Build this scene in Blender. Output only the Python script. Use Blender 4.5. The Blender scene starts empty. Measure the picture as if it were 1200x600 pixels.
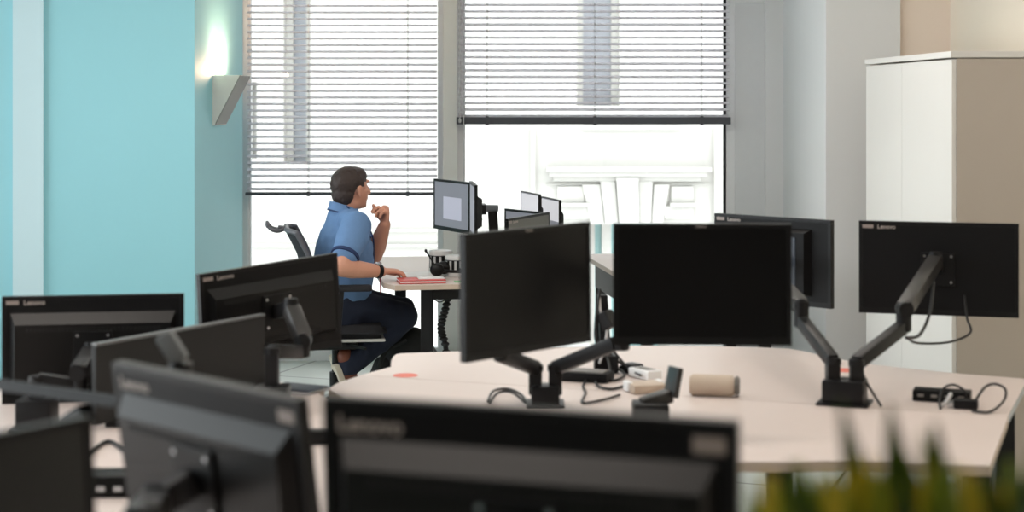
import bpy, bmesh, math, random
from mathutils import Vector, Matrix, Quaternion, noise
random.seed(7)
PI = math.pi
SC = bpy.context.scene
COL = SC.collection
F, YH, CH = 2000.0, 110.0, 1.666      # focal length in px (1200 wide), horizon row, camera height

def W(x, y, d):                        # a photo pixel at distance d -> world point
    return Vector(((x - 600.0) / F * d, d, CH - (y - YH) / F * d))
def T(x, y, z=0.73):                   # a photo pixel on the horizontal plane z -> world point
    return W(x, y, F * (CH - z) / (y - YH))

# ------------------------------------------------------------------ materials
MATS = {}
def mat(name, col, rough=0.5, metal=0.0, vary=0.04, scale=20.0, bump=0.0, spec=0.5, emit=None, estr=0.0, coat=0.0):
    m = bpy.data.materials.new(name); m.use_nodes = True
    nt = m.node_tree; b = nt.nodes['Principled BSDF']
    c = tuple(col) + (1.0,)
    b.inputs['Roughness'].default_value = rough
    b.inputs['Metallic'].default_value = metal
    b.inputs['Specular IOR Level'].default_value = spec
    if coat: b.inputs['Coat Weight'].default_value = coat
    tc = nt.nodes.new('ShaderNodeTexCoord')
    nz = nt.nodes.new('ShaderNodeTexNoise'); nz.inputs['Scale'].default_value = scale; nz.inputs['Detail'].default_value = 4
    nt.links.new(tc.outputs['Object'], nz.inputs['Vector'])
    mx = nt.nodes.new('ShaderNodeMixRGB'); mx.inputs[1].default_value = tuple(v * (1 - vary) for v in col) + (1,)
    mx.inputs[2].default_value = tuple(min(1, v * (1 + vary)) for v in col) + (1,)
    nt.links.new(nz.outputs['Fac'], mx.inputs[0]); nt.links.new(mx.outputs[0], b.inputs['Base Color'])
    if bump:
        bp = nt.nodes.new('ShaderNodeBump'); bp.inputs['Strength'].default_value = bump; bp.inputs['Distance'].default_value = 0.002
        nt.links.new(nz.outputs['Fac'], bp.inputs['Height']); nt.links.new(bp.outputs[0], b.inputs['Normal'])
    if emit:
        b.inputs['Emission Color'].default_value = tuple(emit) + (1,); b.inputs['Emission Strength'].default_value = estr
    MATS[name] = m
    return m

def S(r, g, b):                        # sRGB 0-255 -> linear
    f = lambda v: (v / 255.0 / 12.92) if v <= 10 else ((v / 255.0 + 0.055) / 1.055) ** 2.4
    return (f(r), f(g), f(b))

M = {}
M['turq'] = mat('turquoise_paint', S(156, 216, 227), 0.6, vary=0.015, scale=3)
M['palecyan'] = mat('pale_blue_paint', S(205, 232, 240), 0.6, vary=0.015, scale=3)
M['white'] = mat('white_wall_paint', S(226, 227, 228), 0.6, vary=0.015, scale=3)
M['cream'] = mat('cream_wall_paint', S(232, 222, 206), 0.6, vary=0.015, scale=3)
M['beige'] = mat('beige_wall_paint', S(238, 222, 208), 0.6, vary=0.015, scale=3)
M['ceil'] = mat('ceiling_paint', S(235, 235, 232), 0.8, vary=0.01)
M['frame'] = mat('aluminium_frame_paint', S(226, 226, 224), 0.45, vary=0.02)
M['framew'] = mat('white_frame_paint', S(235, 236, 238), 0.45, vary=0.02)
M['panel'] = mat('grey_panel', S(222, 224, 226), 0.5, vary=0.02)
M['gasket'] = mat('black_gasket', (0.02, 0.02, 0.025), 0.8)
M['slat'] = mat('blind_slat_paint', S(240, 240, 243), 0.45, vary=0.01)
def translucent(m, col, k):                    # thin plastic that lets some daylight through
    nt = m.node_tree; o = nt.nodes['Material Output']; b = nt.nodes['Principled BSDF']
    t = nt.nodes.new('ShaderNodeBsdfTranslucent'); t.inputs[0].default_value = tuple(col) + (1,); mx = nt.nodes.new('ShaderNodeMixShader'); mx.inputs[0].default_value = k
    nt.links.new(b.outputs[0], mx.inputs[1]); nt.links.new(t.outputs[0], mx.inputs[2]); nt.links.new(mx.outputs[0], o.inputs[0])
translucent(M['slat'], S(246, 244, 248), 0.7)
M['slatedge'] = mat('shaded_slat_edge', S(160, 155, 162), 0.5)  # thin shadow line along each slat, put into the edge colour
M['rail'] = mat('dark_blind_rail', S(74, 76, 84), 0.45)
M['cord'] = mat('blind_cord', S(190, 190, 195), 0.8)
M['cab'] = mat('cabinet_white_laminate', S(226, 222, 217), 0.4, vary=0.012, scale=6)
M['cabshade'] = mat('cabinet_shaded_side', S(190, 178, 166), 0.45, vary=0.012, scale=6)  # darker than the doors: shade on the room-facing side put into the colour
M['gap'] = mat('dark_gap', (0.05, 0.05, 0.05), 0.9)
M['desk'] = mat('desk_laminate', S(222, 208, 202), 0.42, vary=0.02, scale=9)
M['deskedge'] = mat('desk_edge_band', S(196, 176, 160), 0.5, vary=0.03)
M['edgegrey'] = mat('desk_grey_edge_band', S(182, 186, 194), 0.45, vary=0.03)
M['black'] = mat('black_plastic', (0.006, 0.006, 0.0065), 0.42, spec=0.25, vary=0.1, scale=60, bump=0.05)
M['blackm'] = mat('matt_black_plastic', (0.007, 0.007, 0.0075), 0.5, spec=0.16, vary=0.1, scale=80, bump=0.05)
M['darkm'] = mat('dark_powder_coated_metal', (0.008, 0.008, 0.009), 0.42, spec=0.3, vary=0.08, scale=50)
M['armg'] = mat('graphite_arm_cover', (0.028, 0.026, 0.025), 0.34, vary=0.05)
M['armlt'] = mat('grey_arm_cover', (0.16, 0.17, 0.175), 0.4, vary=0.05)
M['gloss'] = mat('semi_gloss_black_plastic', (0.005, 0.0048, 0.0047), 0.34, spec=0.3, vary=0.1)
M['plate_sheen'] = mat('plate_blue_reflection', S(50, 58, 70), 0.4)  # bluish reflection on the dark cover plate, put into its colour
M['screen'] = mat('dark_screen', (0.004, 0.004, 0.0045), 0.3, vary=0.0, spec=0.2)
M['screeng'] = mat('dull_dark_screen', (0.016, 0.0165, 0.0165), 0.45, vary=0.0, spec=0.3)
M['print'] = mat('logo_print', S(176, 166, 160), 0.5)
M['badge'] = mat('badge_print', S(150, 138, 132), 0.5)
M['metal'] = mat('bright_metal', S(190, 195, 200), 0.25, metal=1.0)
M['brass'] = mat('brass_connector', S(200, 160, 70), 0.35, metal=1.0)
M['salmon'] = mat('salmon_sticker', S(232, 128, 112), 0.6)
M['red'] = mat('red_cover', S(196, 62, 52), 0.5)
M['redcloth'] = mat('red_ribbon', S(150, 30, 45), 0.8)
M['paper'] = mat('white_paper', S(240, 240, 240), 0.7)
M['orange'] = mat('orange_cover', S(205, 100, 70), 0.6)
M['greenp'] = mat('green_paper', S(140, 190, 140), 0.7)
M['beigepl'] = mat('beige_plastic', S(196, 178, 160), 0.5, vary=0.03)
M['greypl'] = mat('grey_plastic', S(120, 116, 112), 0.5, vary=0.03)
M['cable'] = mat('black_cable', (0.012, 0.012, 0.013), 0.5)
M['cablew'] = mat('white_cable', S(205, 205, 205), 0.5)
M['skin'] = mat('skin', S(205, 148, 124), 0.5, vary=0.05, scale=30)
M['hair'] = mat('dark_brown_hair', S(50, 36, 32), 0.6, vary=0.3, scale=90, bump=0.5)
M['polo'] = mat('blue_polo_cotton', S(100, 134, 178), 0.85, vary=0.06, scale=120, bump=0.2)
M['polod'] = mat('navy_trim', S(34, 52, 92), 0.85)
M['jeans'] = mat('navy_trousers', S(30, 38, 58), 0.85, vary=0.15, scale=60, bump=0.2)
M['shoe'] = mat('brown_leather', S(120, 66, 46), 0.5, vary=0.1)
M['sole'] = mat('white_rubber_sole', S(214, 206, 188), 0.6)
M['chairblk'] = mat('black_chair_fabric', (0.014, 0.014, 0.018), 0.8, vary=0.2, scale=150, bump=0.3)
M['chairgrey'] = mat('grey_chair_frame', S(88, 88, 94), 0.4)
M['chairrim'] = mat('pale_seat_rim', S(190, 190, 188), 0.4)
M['bag'] = mat('black_nylon', (0.015, 0.018, 0.018), 0.7, vary=0.3, scale=40, bump=0.3)
M['leaf'] = mat('green_leaf', S(140, 156, 44), 0.5, vary=0.3, scale=14)
M['leafy'] = mat('yellow_green_leaf', S(220, 196, 60), 0.5, vary=0.3, scale=14)
M['leafd'] = mat('dark_green_leaf', S(84, 108, 40), 0.5, vary=0.3, scale=14)
for _k, _c in (('leaf', S(150, 165, 40)), ('leafy', S(215, 200, 60)), ('leafd', S(70, 95, 30))): translucent(M[_k], _c, 0.4)
M['pot'] = mat('grey_planter', S(120, 118, 114), 0.6)
M['soil'] = mat('soil', S(60, 44, 34), 0.9, vary=0.4, scale=60)
M['stone'] = mat('white_portland_stone', S(182, 179, 173), 0.8, vary=0.03, scale=4)
M['extglass'] = mat('exterior_glass', S(146, 147, 152), 0.35, vary=0.05)
M['extteal'] = mat('teal_exterior_glass', S(150, 186, 184), 0.35, vary=0.03)
M['extgrey'] = mat('exterior_pale_grey', S(196, 200, 206), 0.6)
M['street'] = mat('street_asphalt', S(120, 120, 122), 0.9)
M['scw'] = mat('sconce_white', S(226, 226, 222), 0.5, vary=0.01)
M['scg'] = mat('sconce_grey_diffuser', S(150, 148, 144), 0.5, vary=0.01)
M['bulb'] = mat('lit_lamp', (1, 0.95, 0.8), 0.5, emit=(1.0, 0.8, 0.5), estr=6.0)
M['disp'] = mat('lit_display_grey', (0.05, 0.05, 0.06), 0.4, vary=0, emit=S(116, 118, 126), estr=1.0)
M['blind_refl'] = mat('reflected_blinds', (0.05, 0.05, 0.06), 0.4, vary=0, emit=S(204, 204, 208), estr=1.0)  # glowing patch standing in for blinds mirrored in the screen
M['mgrey'] = mat('grey_monitor_plastic', S(104, 104, 98), 0.5)
M['dispw'] = mat('lit_display_window', (0.05, 0.05, 0.06), 0.4, vary=0, emit=S(172, 174, 188), estr=1.0)

def floor_material():
    m = bpy.data.materials.new('pale_floor_tile'); m.use_nodes = True; nt = m.node_tree; b = nt.nodes['Principled BSDF']
    tc = nt.nodes.new('ShaderNodeTexCoord')
    br = nt.nodes.new('ShaderNodeTexBrick'); br.offset = 0.0
    br.inputs['Scale'].default_value = 1.0; br.inputs['Brick Width'].default_value = 0.6; br.inputs['Row Height'].default_value = 0.6
    br.inputs['Mortar Size'].default_value = 0.008
    br.inputs['Color1'].default_value = S(196, 202, 196) + (1,); br.inputs['Color2'].default_value = S(186, 193, 187) + (1,)
    br.inputs['Mortar'].default_value = S(96, 98, 98) + (1,)
    mp = nt.nodes.new('ShaderNodeMapping'); mp.inputs['Rotation'].default_value = (0, 0, 0.35)
    nt.links.new(tc.outputs['Object'], mp.inputs['Vector']); nt.links.new(mp.outputs[0], br.inputs['Vector'])
    nt.links.new(br.outputs['Color'], b.inputs['Base Color']); b.inputs['Roughness'].default_value = 0.3
    return m
M['floor'] = floor_material()

def glass_material():
    m = bpy.data.materials.new('window_glass'); m.use_nodes = True; nt = m.node_tree
    nt.nodes.clear()
    o = nt.nodes.new('ShaderNodeOutputMaterial'); mx = nt.nodes.new('ShaderNodeMixShader')
    tr = nt.nodes.new('ShaderNodeBsdfTransparent'); tr.inputs[0].default_value = (0.97, 0.985, 0.98, 1)
    gl = nt.nodes.new('ShaderNodeBsdfGlossy'); gl.inputs['Roughness'].default_value = 0.02
    fr = nt.nodes.new('ShaderNodeFresnel'); fr.inputs[0].default_value = 1.35
    nt.links.new(fr.outputs[0], mx.inputs[0]); nt.links.new(tr.outputs[0], mx.inputs[1]); nt.links.new(gl.outputs[0], mx.inputs[2])
    nt.links.new(mx.outputs[0], o.inputs[0])
    return m
M['glass'] = glass_material()

# ------------------------------------------------------------------ mesh builder
class MB:
    def __init__(self): self.bm = bmesh.new()
    def box(self, c, s, rot=None, bev=0.0):
        t = bmesh.new(); bmesh.ops.create_cube(t, size=1.0)
        for v in t.verts: v.co = Vector((v.co.x * s[0], v.co.y * s[1], v.co.z * s[2]))
        if bev: bmesh.ops.bevel(t, geom=t.edges[:], offset=bev, segments=2, affect='EDGES', profile=0.6)
        mt = Matrix.Translation(Vector(c))
        if rot is not None: mt = mt @ rot.to_4x4()
        t.transform(mt); self.add(t); return self
    def add(self, t):
        me = bpy.data.meshes.new('tmp'); t.to_mesh(me); t.free(); self.bm.from_mesh(me); bpy.data.meshes.remove(me)
    def bar(self, p, q, w, h, bev=0.0, up=Vector((0, 0, 1))):     # box beam from p to q, w across, h in the 'up' sense
        p, q = Vector(p), Vector(q); z = (q - p); L = z.length; z.normalize()
        x = up.cross(z)
        if x.length < 1e-4: x = Vector((1, 0, 0)).cross(z)
        x.normalize(); y = z.cross(x)
        r = Matrix((x, y, z)).transposed()
        return self.box((p + q) / 2, (w, h, L), r, bev)
    def loft(self, pts, rad, n=16, ref=Vector((0, 0, 1)), round_ends=True):   # elliptical rings along a path, closed and rounded
        pts = [Vector(p) for p in pts]; rad = [(r, r) if not isinstance(r, tuple) else r for r in rad]
        P, R = [], []
        if round_ends:
            t0 = (pts[0] - pts[1]).normalized(); t1 = (pts[-1] - pts[-2]).normalized()
            for a in (80, 55, 28):
                c, s = math.cos(math.radians(a)), math.sin(math.radians(a)); r = rad[0]
                P.append(pts[0] + t0 * min(r) * s); R.append((r[0] * c, r[1] * c))
            P += pts; R += rad
            for a in (28, 55, 80):
                c, s = math.cos(math.radians(a)), math.sin(math.radians(a)); r = rad[-1]
                P.append(pts[-1] + t1 * min(r) * s); R.append((r[0] * c, r[1] * c))
        else: P, R = pts, rad
        rings = []; px = None
        for i, p in enumerate(P):
            a = P[max(i - 1, 0)]; b = P[min(i + 1, len(P) - 1)]; t = (b - a).normalized()
            if px is None:
                x = ref.cross(t)
                if x.length < 1e-3: x = Vector((1, 0, 0)).cross(t)
                if x.length < 1e-3: x = Vector((0, 1, 0)).cross(t)
            else: x = px - t * px.dot(t)
            x.normalize(); y = t.cross(x); px = x
            rings.append([self.bm.verts.new(p + x * (R[i][0] * math.cos(2 * PI * k / n)) + y * (R[i][1] * math.sin(2 * PI * k / n))) for k in range(n)])
        for i in range(len(rings) - 1):
            for k in range(n): self.bm.faces.new((rings[i][k], rings[i][(k + 1) % n], rings[i + 1][(k + 1) % n], rings[i + 1][k]))
        self.bm.faces.new(list(reversed(rings[0]))); self.bm.faces.new(rings[-1])
        return self
    def tube(self, pts, r, n=8): return self.loft(smooth_path(pts), [r] * len(smooth_path(pts)), n=n)
    def cyl(self, p, q, r, n=20, r2=None, bev=0.0):
        p, q = Vector(p), Vector(q); d = q - p
        t = bmesh.new(); bmesh.ops.create_cone(t, cap_ends=True, segments=n, radius1=r, radius2=r if r2 is None else r2, depth=d.length)
        if bev:
            es = [e for e in t.edges if abs(e.verts[0].co.z - e.verts[1].co.z) < 1e-6]
            bmesh.ops.bevel(t, geom=es, offset=bev, segments=2, affect='EDGES')
        t.transform(Matrix.Translation((p + q) / 2) @ d.to_track_quat('Z', 'Y').to_matrix().to_4x4()); self.add(t); return self
    def ball(self, c, r, n=16, rot=None):
        t = bmesh.new(); bmesh.ops.create_uvsphere(t, u_segments=n, v_segments=max(8, n * 2 // 3), radius=1.0)
        r = (r, r, r) if not isinstance(r, (tuple, list)) else r
        mt = Matrix.Translation(Vector(c)) @ (rot.to_4x4() if rot is not None else Matrix.Identity(4)) @ Matrix.Diagonal((*r, 1))
        t.transform(mt); self.add(t); return self
    def prism(self, poly, z0, z1, bev=0.0, mtx=None):
        t = bmesh.new(); lo = [t.verts.new((p[0], p[1], z0)) for p in poly]; hi = [t.verts.new((p[0], p[1], z1)) for p in poly]
        t.faces.new(list(reversed(lo))); t.faces.new(hi); n = len(poly)
        for i in range(n): t.faces.new((lo[i], lo[(i + 1) % n], hi[(i + 1) % n], hi[i]))
        bmesh.ops.recalc_face_normals(t, faces=t.faces[:])
        if bev: bmesh.ops.bevel(t, geom=[e for e in t.edges if abs(e.verts[0].co.z - e.verts[1].co.z) < 1e-6], offset=bev, segments=2, affect='EDGES')
        if mtx is not None: t.transform(mtx)
        self.add(t); return self
    def frustum(self, w0, h0, w1, h1, y0, y1, dz=0.0):            # a raised panel with sloped sides, from y0 (w0 x h0) to y1 (w1 x h1)
        a = [self.bm.verts.new((x * w0 / 2, y0, z * h0 / 2)) for x, z in ((-1, -1), (1, -1), (1, 1), (-1, 1))]
        b = [self.bm.verts.new((x * w1 / 2, y1, z * h1 / 2 + dz)) for x, z in ((-1, -1), (1, -1), (1, 1), (-1, 1))]
        self.bm.faces.new(a); self.bm.faces.new(list(reversed(b)))
        for i in range(4): self.bm.faces.new((a[i], b[i], b[(i + 1) % 4], a[(i + 1) % 4]))
        return self
    def build(self, name, m, parent=None, smooth=None, local=False, world=None):
        bm = self.bm
        bmesh.ops.recalc_face_normals(bm, faces=bm.faces[:])
        if world is not None: bm.transform(world)
        if parent is not None and not local: bm.transform(WM[parent.name].inverted())
        me = bpy.data.meshes.new(name); bm.to_mesh(me); bm.free()
        o = bpy.data.objects.new(name, me); COL.objects.link(o); me.materials.append(m)
        if smooth:
            for p in me.polygons: p.use_smooth = True
            if smooth is not True: me.set_sharp_from_angle(angle=math.radians(smooth))
        if parent is not None: o.parent = parent; WM[o.name] = WM[parent.name].copy()
        else: WM[o.name] = Matrix.Identity(4)
        return o

WM = {}
def smooth_path(pts, k=6):
    pts = [Vector(p) for p in pts]
    if len(pts) < 3: return pts
    out = []
    for i in range(len(pts) - 1):
        p0, p1, p2, p3 = pts[max(i - 1, 0)], pts[i], pts[i + 1], pts[min(i + 2, len(pts) - 1)]
        for j in range(k):
            t = j / k
            out.append(0.5 * ((2 * p1) + (p2 - p0) * t + (2 * p0 - 5 * p1 + 4 * p2 - p3) * t * t + (3 * p1 - p0 - 3 * p2 + p3) * t ** 3))
    out.append(pts[-1]); return out

def tag(o, label, cat, group=None, kind=None):
    o['label'] = label; o['category'] = cat
    if group: o['group'] = group
    if kind: o['kind'] = kind
    return o
def thing(name, label, cat, loc, rot=None, group=None):
    o = bpy.data.objects.new(name, None); COL.objects.link(o); o.empty_display_size = 0.1
    mt = Matrix.Translation(Vector(loc)) @ (rot.to_4x4() if rot is not None else Matrix.Identity(4))
    o.matrix_world = mt; WM[o.name] = mt
    return tag(o, label, cat, group)
def struct(name, mb, m, parent=None, label=None, smooth=None):
    o = mb.build(name, m, parent, smooth=smooth)
    if parent is None: o['kind'] = 'structure'
    if label: o['label'] = label
    return o
def slab(x0, x1, y0, y1, z0, z1, bev=0.0):
    return MB().box(((x0 + x1) / 2, (y0 + y1) / 2, (z0 + z1) / 2), (x1 - x0, y1 - y0, z1 - z0), bev=bev)
def text_mesh(txt, size):
    cu = bpy.data.curves.new('t', 'FONT'); cu.body = txt; cu.size = size; cu.extrude = 0.0004; cu.offset = size * 0.012; cu.resolution_u = 3
    o = bpy.data.objects.new('t', cu); COL.objects.link(o)
    dg = bpy.context.evaluated_depsgraph_get(); me = bpy.data.meshes.new_from_object(o.evaluated_get(dg))
    mb = MB(); mb.bm.from_mesh(me)
    bpy.data.objects.remove(o); bpy.data.curves.remove(cu); bpy.data.meshes.remove(me)
    return mb

# ------------------------------------------------------------------ camera
cam_d = bpy.data.cameras.new('camera'); cam = bpy.data.objects.new('camera', cam_d); COL.objects.link(cam)
cam.location = (0, 0, CH); cam.rotation_euler = (PI / 2, 0, 0)
cam_d.sensor_width = 36; cam_d.lens = 36 * F / 1200; cam_d.shift_y = -(300 - YH) / 1200.0
cam_d.clip_start = 0.05; cam_d.clip_end = 200
cam_d.dof.use_dof = True; cam_d.dof.focus_distance = 8.6; cam_d.dof.aperture_fstop = 2.7
SC.camera = cam

# ------------------------------------------------------------------ room
YW = 10.6                                                     # inner face of the window wall
sx = lambda x: (x - 600) / F * YW                             # photo column -> X on the window wall
XL, XR, YB, ZC = -3.4, 2.36, -9.0, 3.0
struct('floor', slab(XL - 0.2, XR + 0.2, YB - 0.2, YW + 0.3, -0.2, 0), M['floor'])
struct('ceiling', slab(XL - 0.2, XR + 0.2, YB - 0.2, YW + 0.3, ZC, ZC + 0.2), M['ceil'])
struct('wall_back', slab(XL - 0.2, XR + 0.2, YB - 0.2, YB, 0, ZC), M['white'])
struct('wall_right', slab(XR, XR + 0.2, YB, 9.19, 0, ZC), M['cream'])
struct('wall_right_recess', slab(2.084, XR + 0.2, 9.19, YW + 0.3, 0, ZC), M['beige'])
struct('trim_1', slab(1.685, 2.084, 9.16, YW + 0.3, 0, ZC), M['white'], label='white square column by the right window')
struct('wall_right_window', slab(sx(897), 1.685, YW, YW + 0.3, 0, ZC), M['white'])
struct('trim_2', slab(sx(862), sx(897), YW + 0.04, YW + 0.3, 0, 2.235), M['panel'], label='grey panel beside the right window')
struct('trim_3', slab(sx(856), sx(897), YW + 0.02, YW + 0.3, 2.235, ZC), M['framew'])
# left column: its front faces the room, its right face runs to the window and carries the wall light
DC = 8.93; XC = (228 - 600) / F * DC
struct('wall_left_column', slab(-2.448, XC, DC, 10.52, 0, ZC), M['turq'], label='turquoise column wall')
struct('wall_left_window', slab(XL, sx(280), 10.52, YW + 0.3, 0, ZC), M['turq'])
struct('trim_4', slab(-2.607, -2.448, DC - 0.02, 10.52, 0, ZC), M['palecyan'], label='pale upright strip at the edge of the turquoise wall')
struct('wall_left_front', slab(XL, -2.607, DC, 10.52, 0, ZC), M['turq'])
for nm, (ya, yb, za, zb) in {'wall_left': (YB, 2.2, 0, ZC), 'wall_left_beyond': (8.8, YW + 0.3, 0, ZC), 'wall_left_below': (2.2, 8.8, 0, 0.3), 'wall_left_above': (2.2, 8.8, 2.8, ZC)}.items():
    struct(nm, slab(XL - 0.2, XL, ya, yb, za, zb), M['palecyan'])
wl = bpy.data.objects.new('window_3', None); COL.objects.link(wl); wl['kind'] = 'structure'; wl.location = (XL - 0.1, 5.3, 0.85); WM[wl.name] = Matrix.Translation(wl.location)
b = MB()
for yy in (2.23, 4.4, 6.6, 8.77): b.box((XL - 0.1, yy, 1.55), (0.08, 0.06, 2.5))
for zz in (0.325, 2.775): b.box((XL - 0.1, 5.5, zz), (0.08, 6.6, 0.05))
b.build('window_frame', M['framew'], wl)
slab(XL - 0.103, XL - 0.097, 2.26, 8.74, 0.35, 2.75).build('pane', M['glass'], wl)

# windows: frames, mullion, panes
def window(name, x0, x1, seal=()):
    r = bpy.data.objects.new(name, None); COL.objects.link(r); r['kind'] = 'structure'; r.location = ((x0 + x1) / 2, YW + 0.1, 0)
    WM[r.name] = Matrix.Translation(r.location)
    f = MB(); w = 0.05
    for a, b in ((x0, x0 + w), (x1 - w, x1)): f.box(((a + b) / 2, YW + 0.1, 1.5), (b - a, 0.1, 3.0))
    f.box(((x0 + x1) / 2, YW + 0.1, 0.04), (x1 - x0 - 2 * w, 0.1, 0.08)); f.box(((x0 + x1) / 2, YW + 0.1, 2.96), (x1 - x0 - 2 * w, 0.1, 0.08))
    f.build('window_frame', M['framew'], r)
    w2 = w + 0.012
    for k, (a, b) in enumerate(((x0 + w, x0 + w2), (x1 - w2, x1 - w))):
        g = MB(); g.box(((a + b) / 2, YW + 0.1, 1.5), (b - a, 0.06, 2.84)); g.build('gasket', M['gasket'] if k in seal else M['framew'], r)
    slab(x0 + w2, x1 - w2, YW + 0.098, YW + 0.104, 0.08, 2.92).build('pane', M['glass'], r)
    return r
window('window_1', sx(280), sx(524)); window('window_2', sx(533), sx(862), (1,))
struct('trim_5', slab(sx(519), sx(536), YW - 0.02, YW + 0.2, 0, ZC, 0.004), M['frame'], label='grey aluminium mullion between the windows')

# venetian blinds
def blind(label, x0, x1, zb, cords, chain_side, pitch, tilt, rail_h):
    y = YW - 0.035
    r = thing('venetian_blind', label, 'window blind', ((x0 + x1) / 2, y, zb), group='venetian blinds')
    sl = MB(); zt = ZC - 0.06; n = int((zt - zb - 0.02) / pitch)
    ca, sa = math.cos(tilt), math.sin(tilt); hw = 0.0235
    for i in range(n):
        z = zb + 0.03 + i * pitch
        rows = []
        for k in range(5):                                   # crowned slat section, room edge low
            u = -1 + k / 2.0; yy = u * hw * ca; zz = u * hw * sa + 0.003 * (1 - u * u)
            rows.append([sl.bm.verts.new((x, y + yy, z + zz)) for x in (x0 + 0.01, x1 - 0.01)])
        lo = [[sl.bm.verts.new((v.co.x, v.co.y, v.co.z - 0.0020)) for v in rw] for rw in rows]
        for k in range(4):
            sl.bm.faces.new((rows[k][0], rows[k][1], rows[k + 1][1], rows[k + 1][0]))
            sl.bm.faces.new((lo[k][0], lo[k + 1][0], lo[k + 1][1], lo[k][1]))
        for k in (0, 4): sl.bm.faces.new((rows[k][0], lo[k][0], lo[k][1], rows[k][1])).material_index = 1
    sl.build('slats', M['slat'], r).data.materials.append(M['slatedge'])
    slab(x0, x1, y - 0.026, y + 0.026, zb - rail_h / 2, zb + rail_h / 2, 0.003).build('bottom_rail', M['rail'], r)
    slab(x0, x1, y - 0.03, y + 0.03, zt, ZC, 0.003).build('head_rail', M['framew'], r)
    for cx in cords:
        c = MB()
        for dy in (-0.029, 0.029): c.cyl((cx, y + dy, zb), (cx, y + dy, zt), 0.0013, 6)
        z = zb + 0.03
        while z < zt - 0.03: c.box((cx, y - 0.029, z), (0.011, 0.003, 0.009)); z += pitch
        c.build('ladder_cord', M['cord'], r)
        MB().box((cx, y - 0.028, zb), (0.02, 0.008, rail_h + 0.012), bev=0.002).build('cord_clip', M['rail'], r)
    if chain_side:
        c = MB(); z = zb
        while z < zt:
            c.ball((chain_side, y - 0.035, z), (0.009, 0.005, 0.014), 8); c.ball((chain_side, y - 0.035, z + 0.02), (0.004, 0.004, 0.012), 6); z += 0.04
        c.cyl((chain_side + 0.024, y - 0.035, 0.5), (chain_side + 0.024, y - 0.035, zt), 0.0035, 6)
        c.build('pull_chain', M['cord'], r)
    return r
def bx(x): return (x - 600) / F * (YW - 0.035)
def bz(y): return CH - (y - YH) / F * (YW - 0.035)
blind('lower-hanging white venetian blind in the left window', bx(288), bx(514), bz(227), [bx(362), bx(478)], None, 0.0405, math.radians(16), 0.018)
blind('wider white venetian blind with dark rail, raised higher in the right window', bx(535), bx(856), bz(141.5), [bx(571), bx(697), bx(822)], bx(539), 0.0405, math.radians(18), 0.045)

# ------------------------------------------------------------------ outside: opposite stone facade
YF = 17.0; fs = lambda x: (x - 600) / F * YF; fz = lambda y: CH - (y - YH) / F * YF
r = bpy.data.objects.new('exterior_facade', None); COL.objects.link(r); r['kind'] = 'structure'; r.location = (0, YF, 0); WM[r.name] = Matrix.Translation(r.location)
def facade_wall(holes):
    mb = MB(); xs = sorted(set([-12, 14] + [h[0] for h in holes] + [h[1] for h in holes])); zs = sorted(set([-8, 4.4] + [h[2] for h in holes] + [h[3] for h in holes]))
    for i in range(len(xs) - 1):
        for j in range(len(zs) - 1):
            cx, cz = (xs[i] + xs[i + 1]) / 2, (zs[j] + zs[j + 1]) / 2
            if any(h[0] < cx < h[1] and h[2] < cz < h[3] for h in holes): continue
            mb.box((cx, YF + 0.2, cz), (xs[i + 1] - xs[i], 0.4, zs[j + 1] - zs[j]))
    bmesh.ops.remove_doubles(mb.bm, verts=mb.bm.verts[:], dist=1e-4)
    return mb
holes = [(fs(690), fs(782), -3.0, fs(0) * 0 + fz(263)), (fs(676), fs(726), fz(124), 3.8), (fs(332), fs(364), fz(192), 3.8), (fs(285), fs(301), fz(186), fz(96)),
         (fs(170), fs(250), fz(300), 4.0), (fs(930), fs(1020), fz(124), 3.8)]
facade_wall(holes).build('stone_wall', M['stone'], r)
for i, h in enumerate(holes):
    gm = M['extteal'] if i == 0 else M['extglass']
    slab(h[0], h[1], YF + 0.3, YF + 0.34, h[2], h[3]).build('pane', gm, r)
    fr = MB(); w = 0.07
    fr.box((h[0] + w / 2, YF + 0.26, (h[2] + h[3]) / 2), (w, 0.08, h[3] - h[2])); fr.box((h[1] - w / 2, YF + 0.26, (h[2] + h[3]) / 2), (w, 0.08, h[3] - h[2]))
    if i == 0: fr.box((fs(712), YF + 0.26, (h[2] + h[3]) / 2), (fs(718) - fs(707), 0.1, h[3] - h[2]))
    fr.build('sash', M['stone'], r)
c = MB()                                                        # cornice over the opposite window
for (xa, xb, ya, yb, d) in ((640, 831, 195, 200, 0.26), (643, 826, 200, 206, 0.20), (648, 820, 206, 212, 0.10), (640, 700, 215, 216.5, 0.05), (770, 830, 215, 216.5, 0.05)):
    c.box(((fs(xa) + fs(xb)) / 2, YF - d / 2 + 0.01, (fz(ya) + fz(yb)) / 2), (fs(xb) - fs(xa), d, fz(ya) - fz(yb)), bev=0.008)
c.build('cornice', M['stone'], r, smooth=30)
c = MB()
for (xa, xb, ya, yb, d) in ((653, 690, 237, 241, 0.14), (653, 694, 241, 256, 0.06), (784, 815, 237, 241, 0.14), (778, 812, 241, 256, 0.06), (653, 685, 218, 237, 0.05), (786, 812, 218, 237, 0.05)):
    c.box(((fs(xa) + fs(xb)) / 2, YF - d / 2 + 0.01, (fz(ya) + fz(yb)) / 2), (fs(xb) - fs(xa), d, fz(ya) - fz(yb)), bev=0.008)
c.build('moulding', M['stone'], r, smooth=30)
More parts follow.
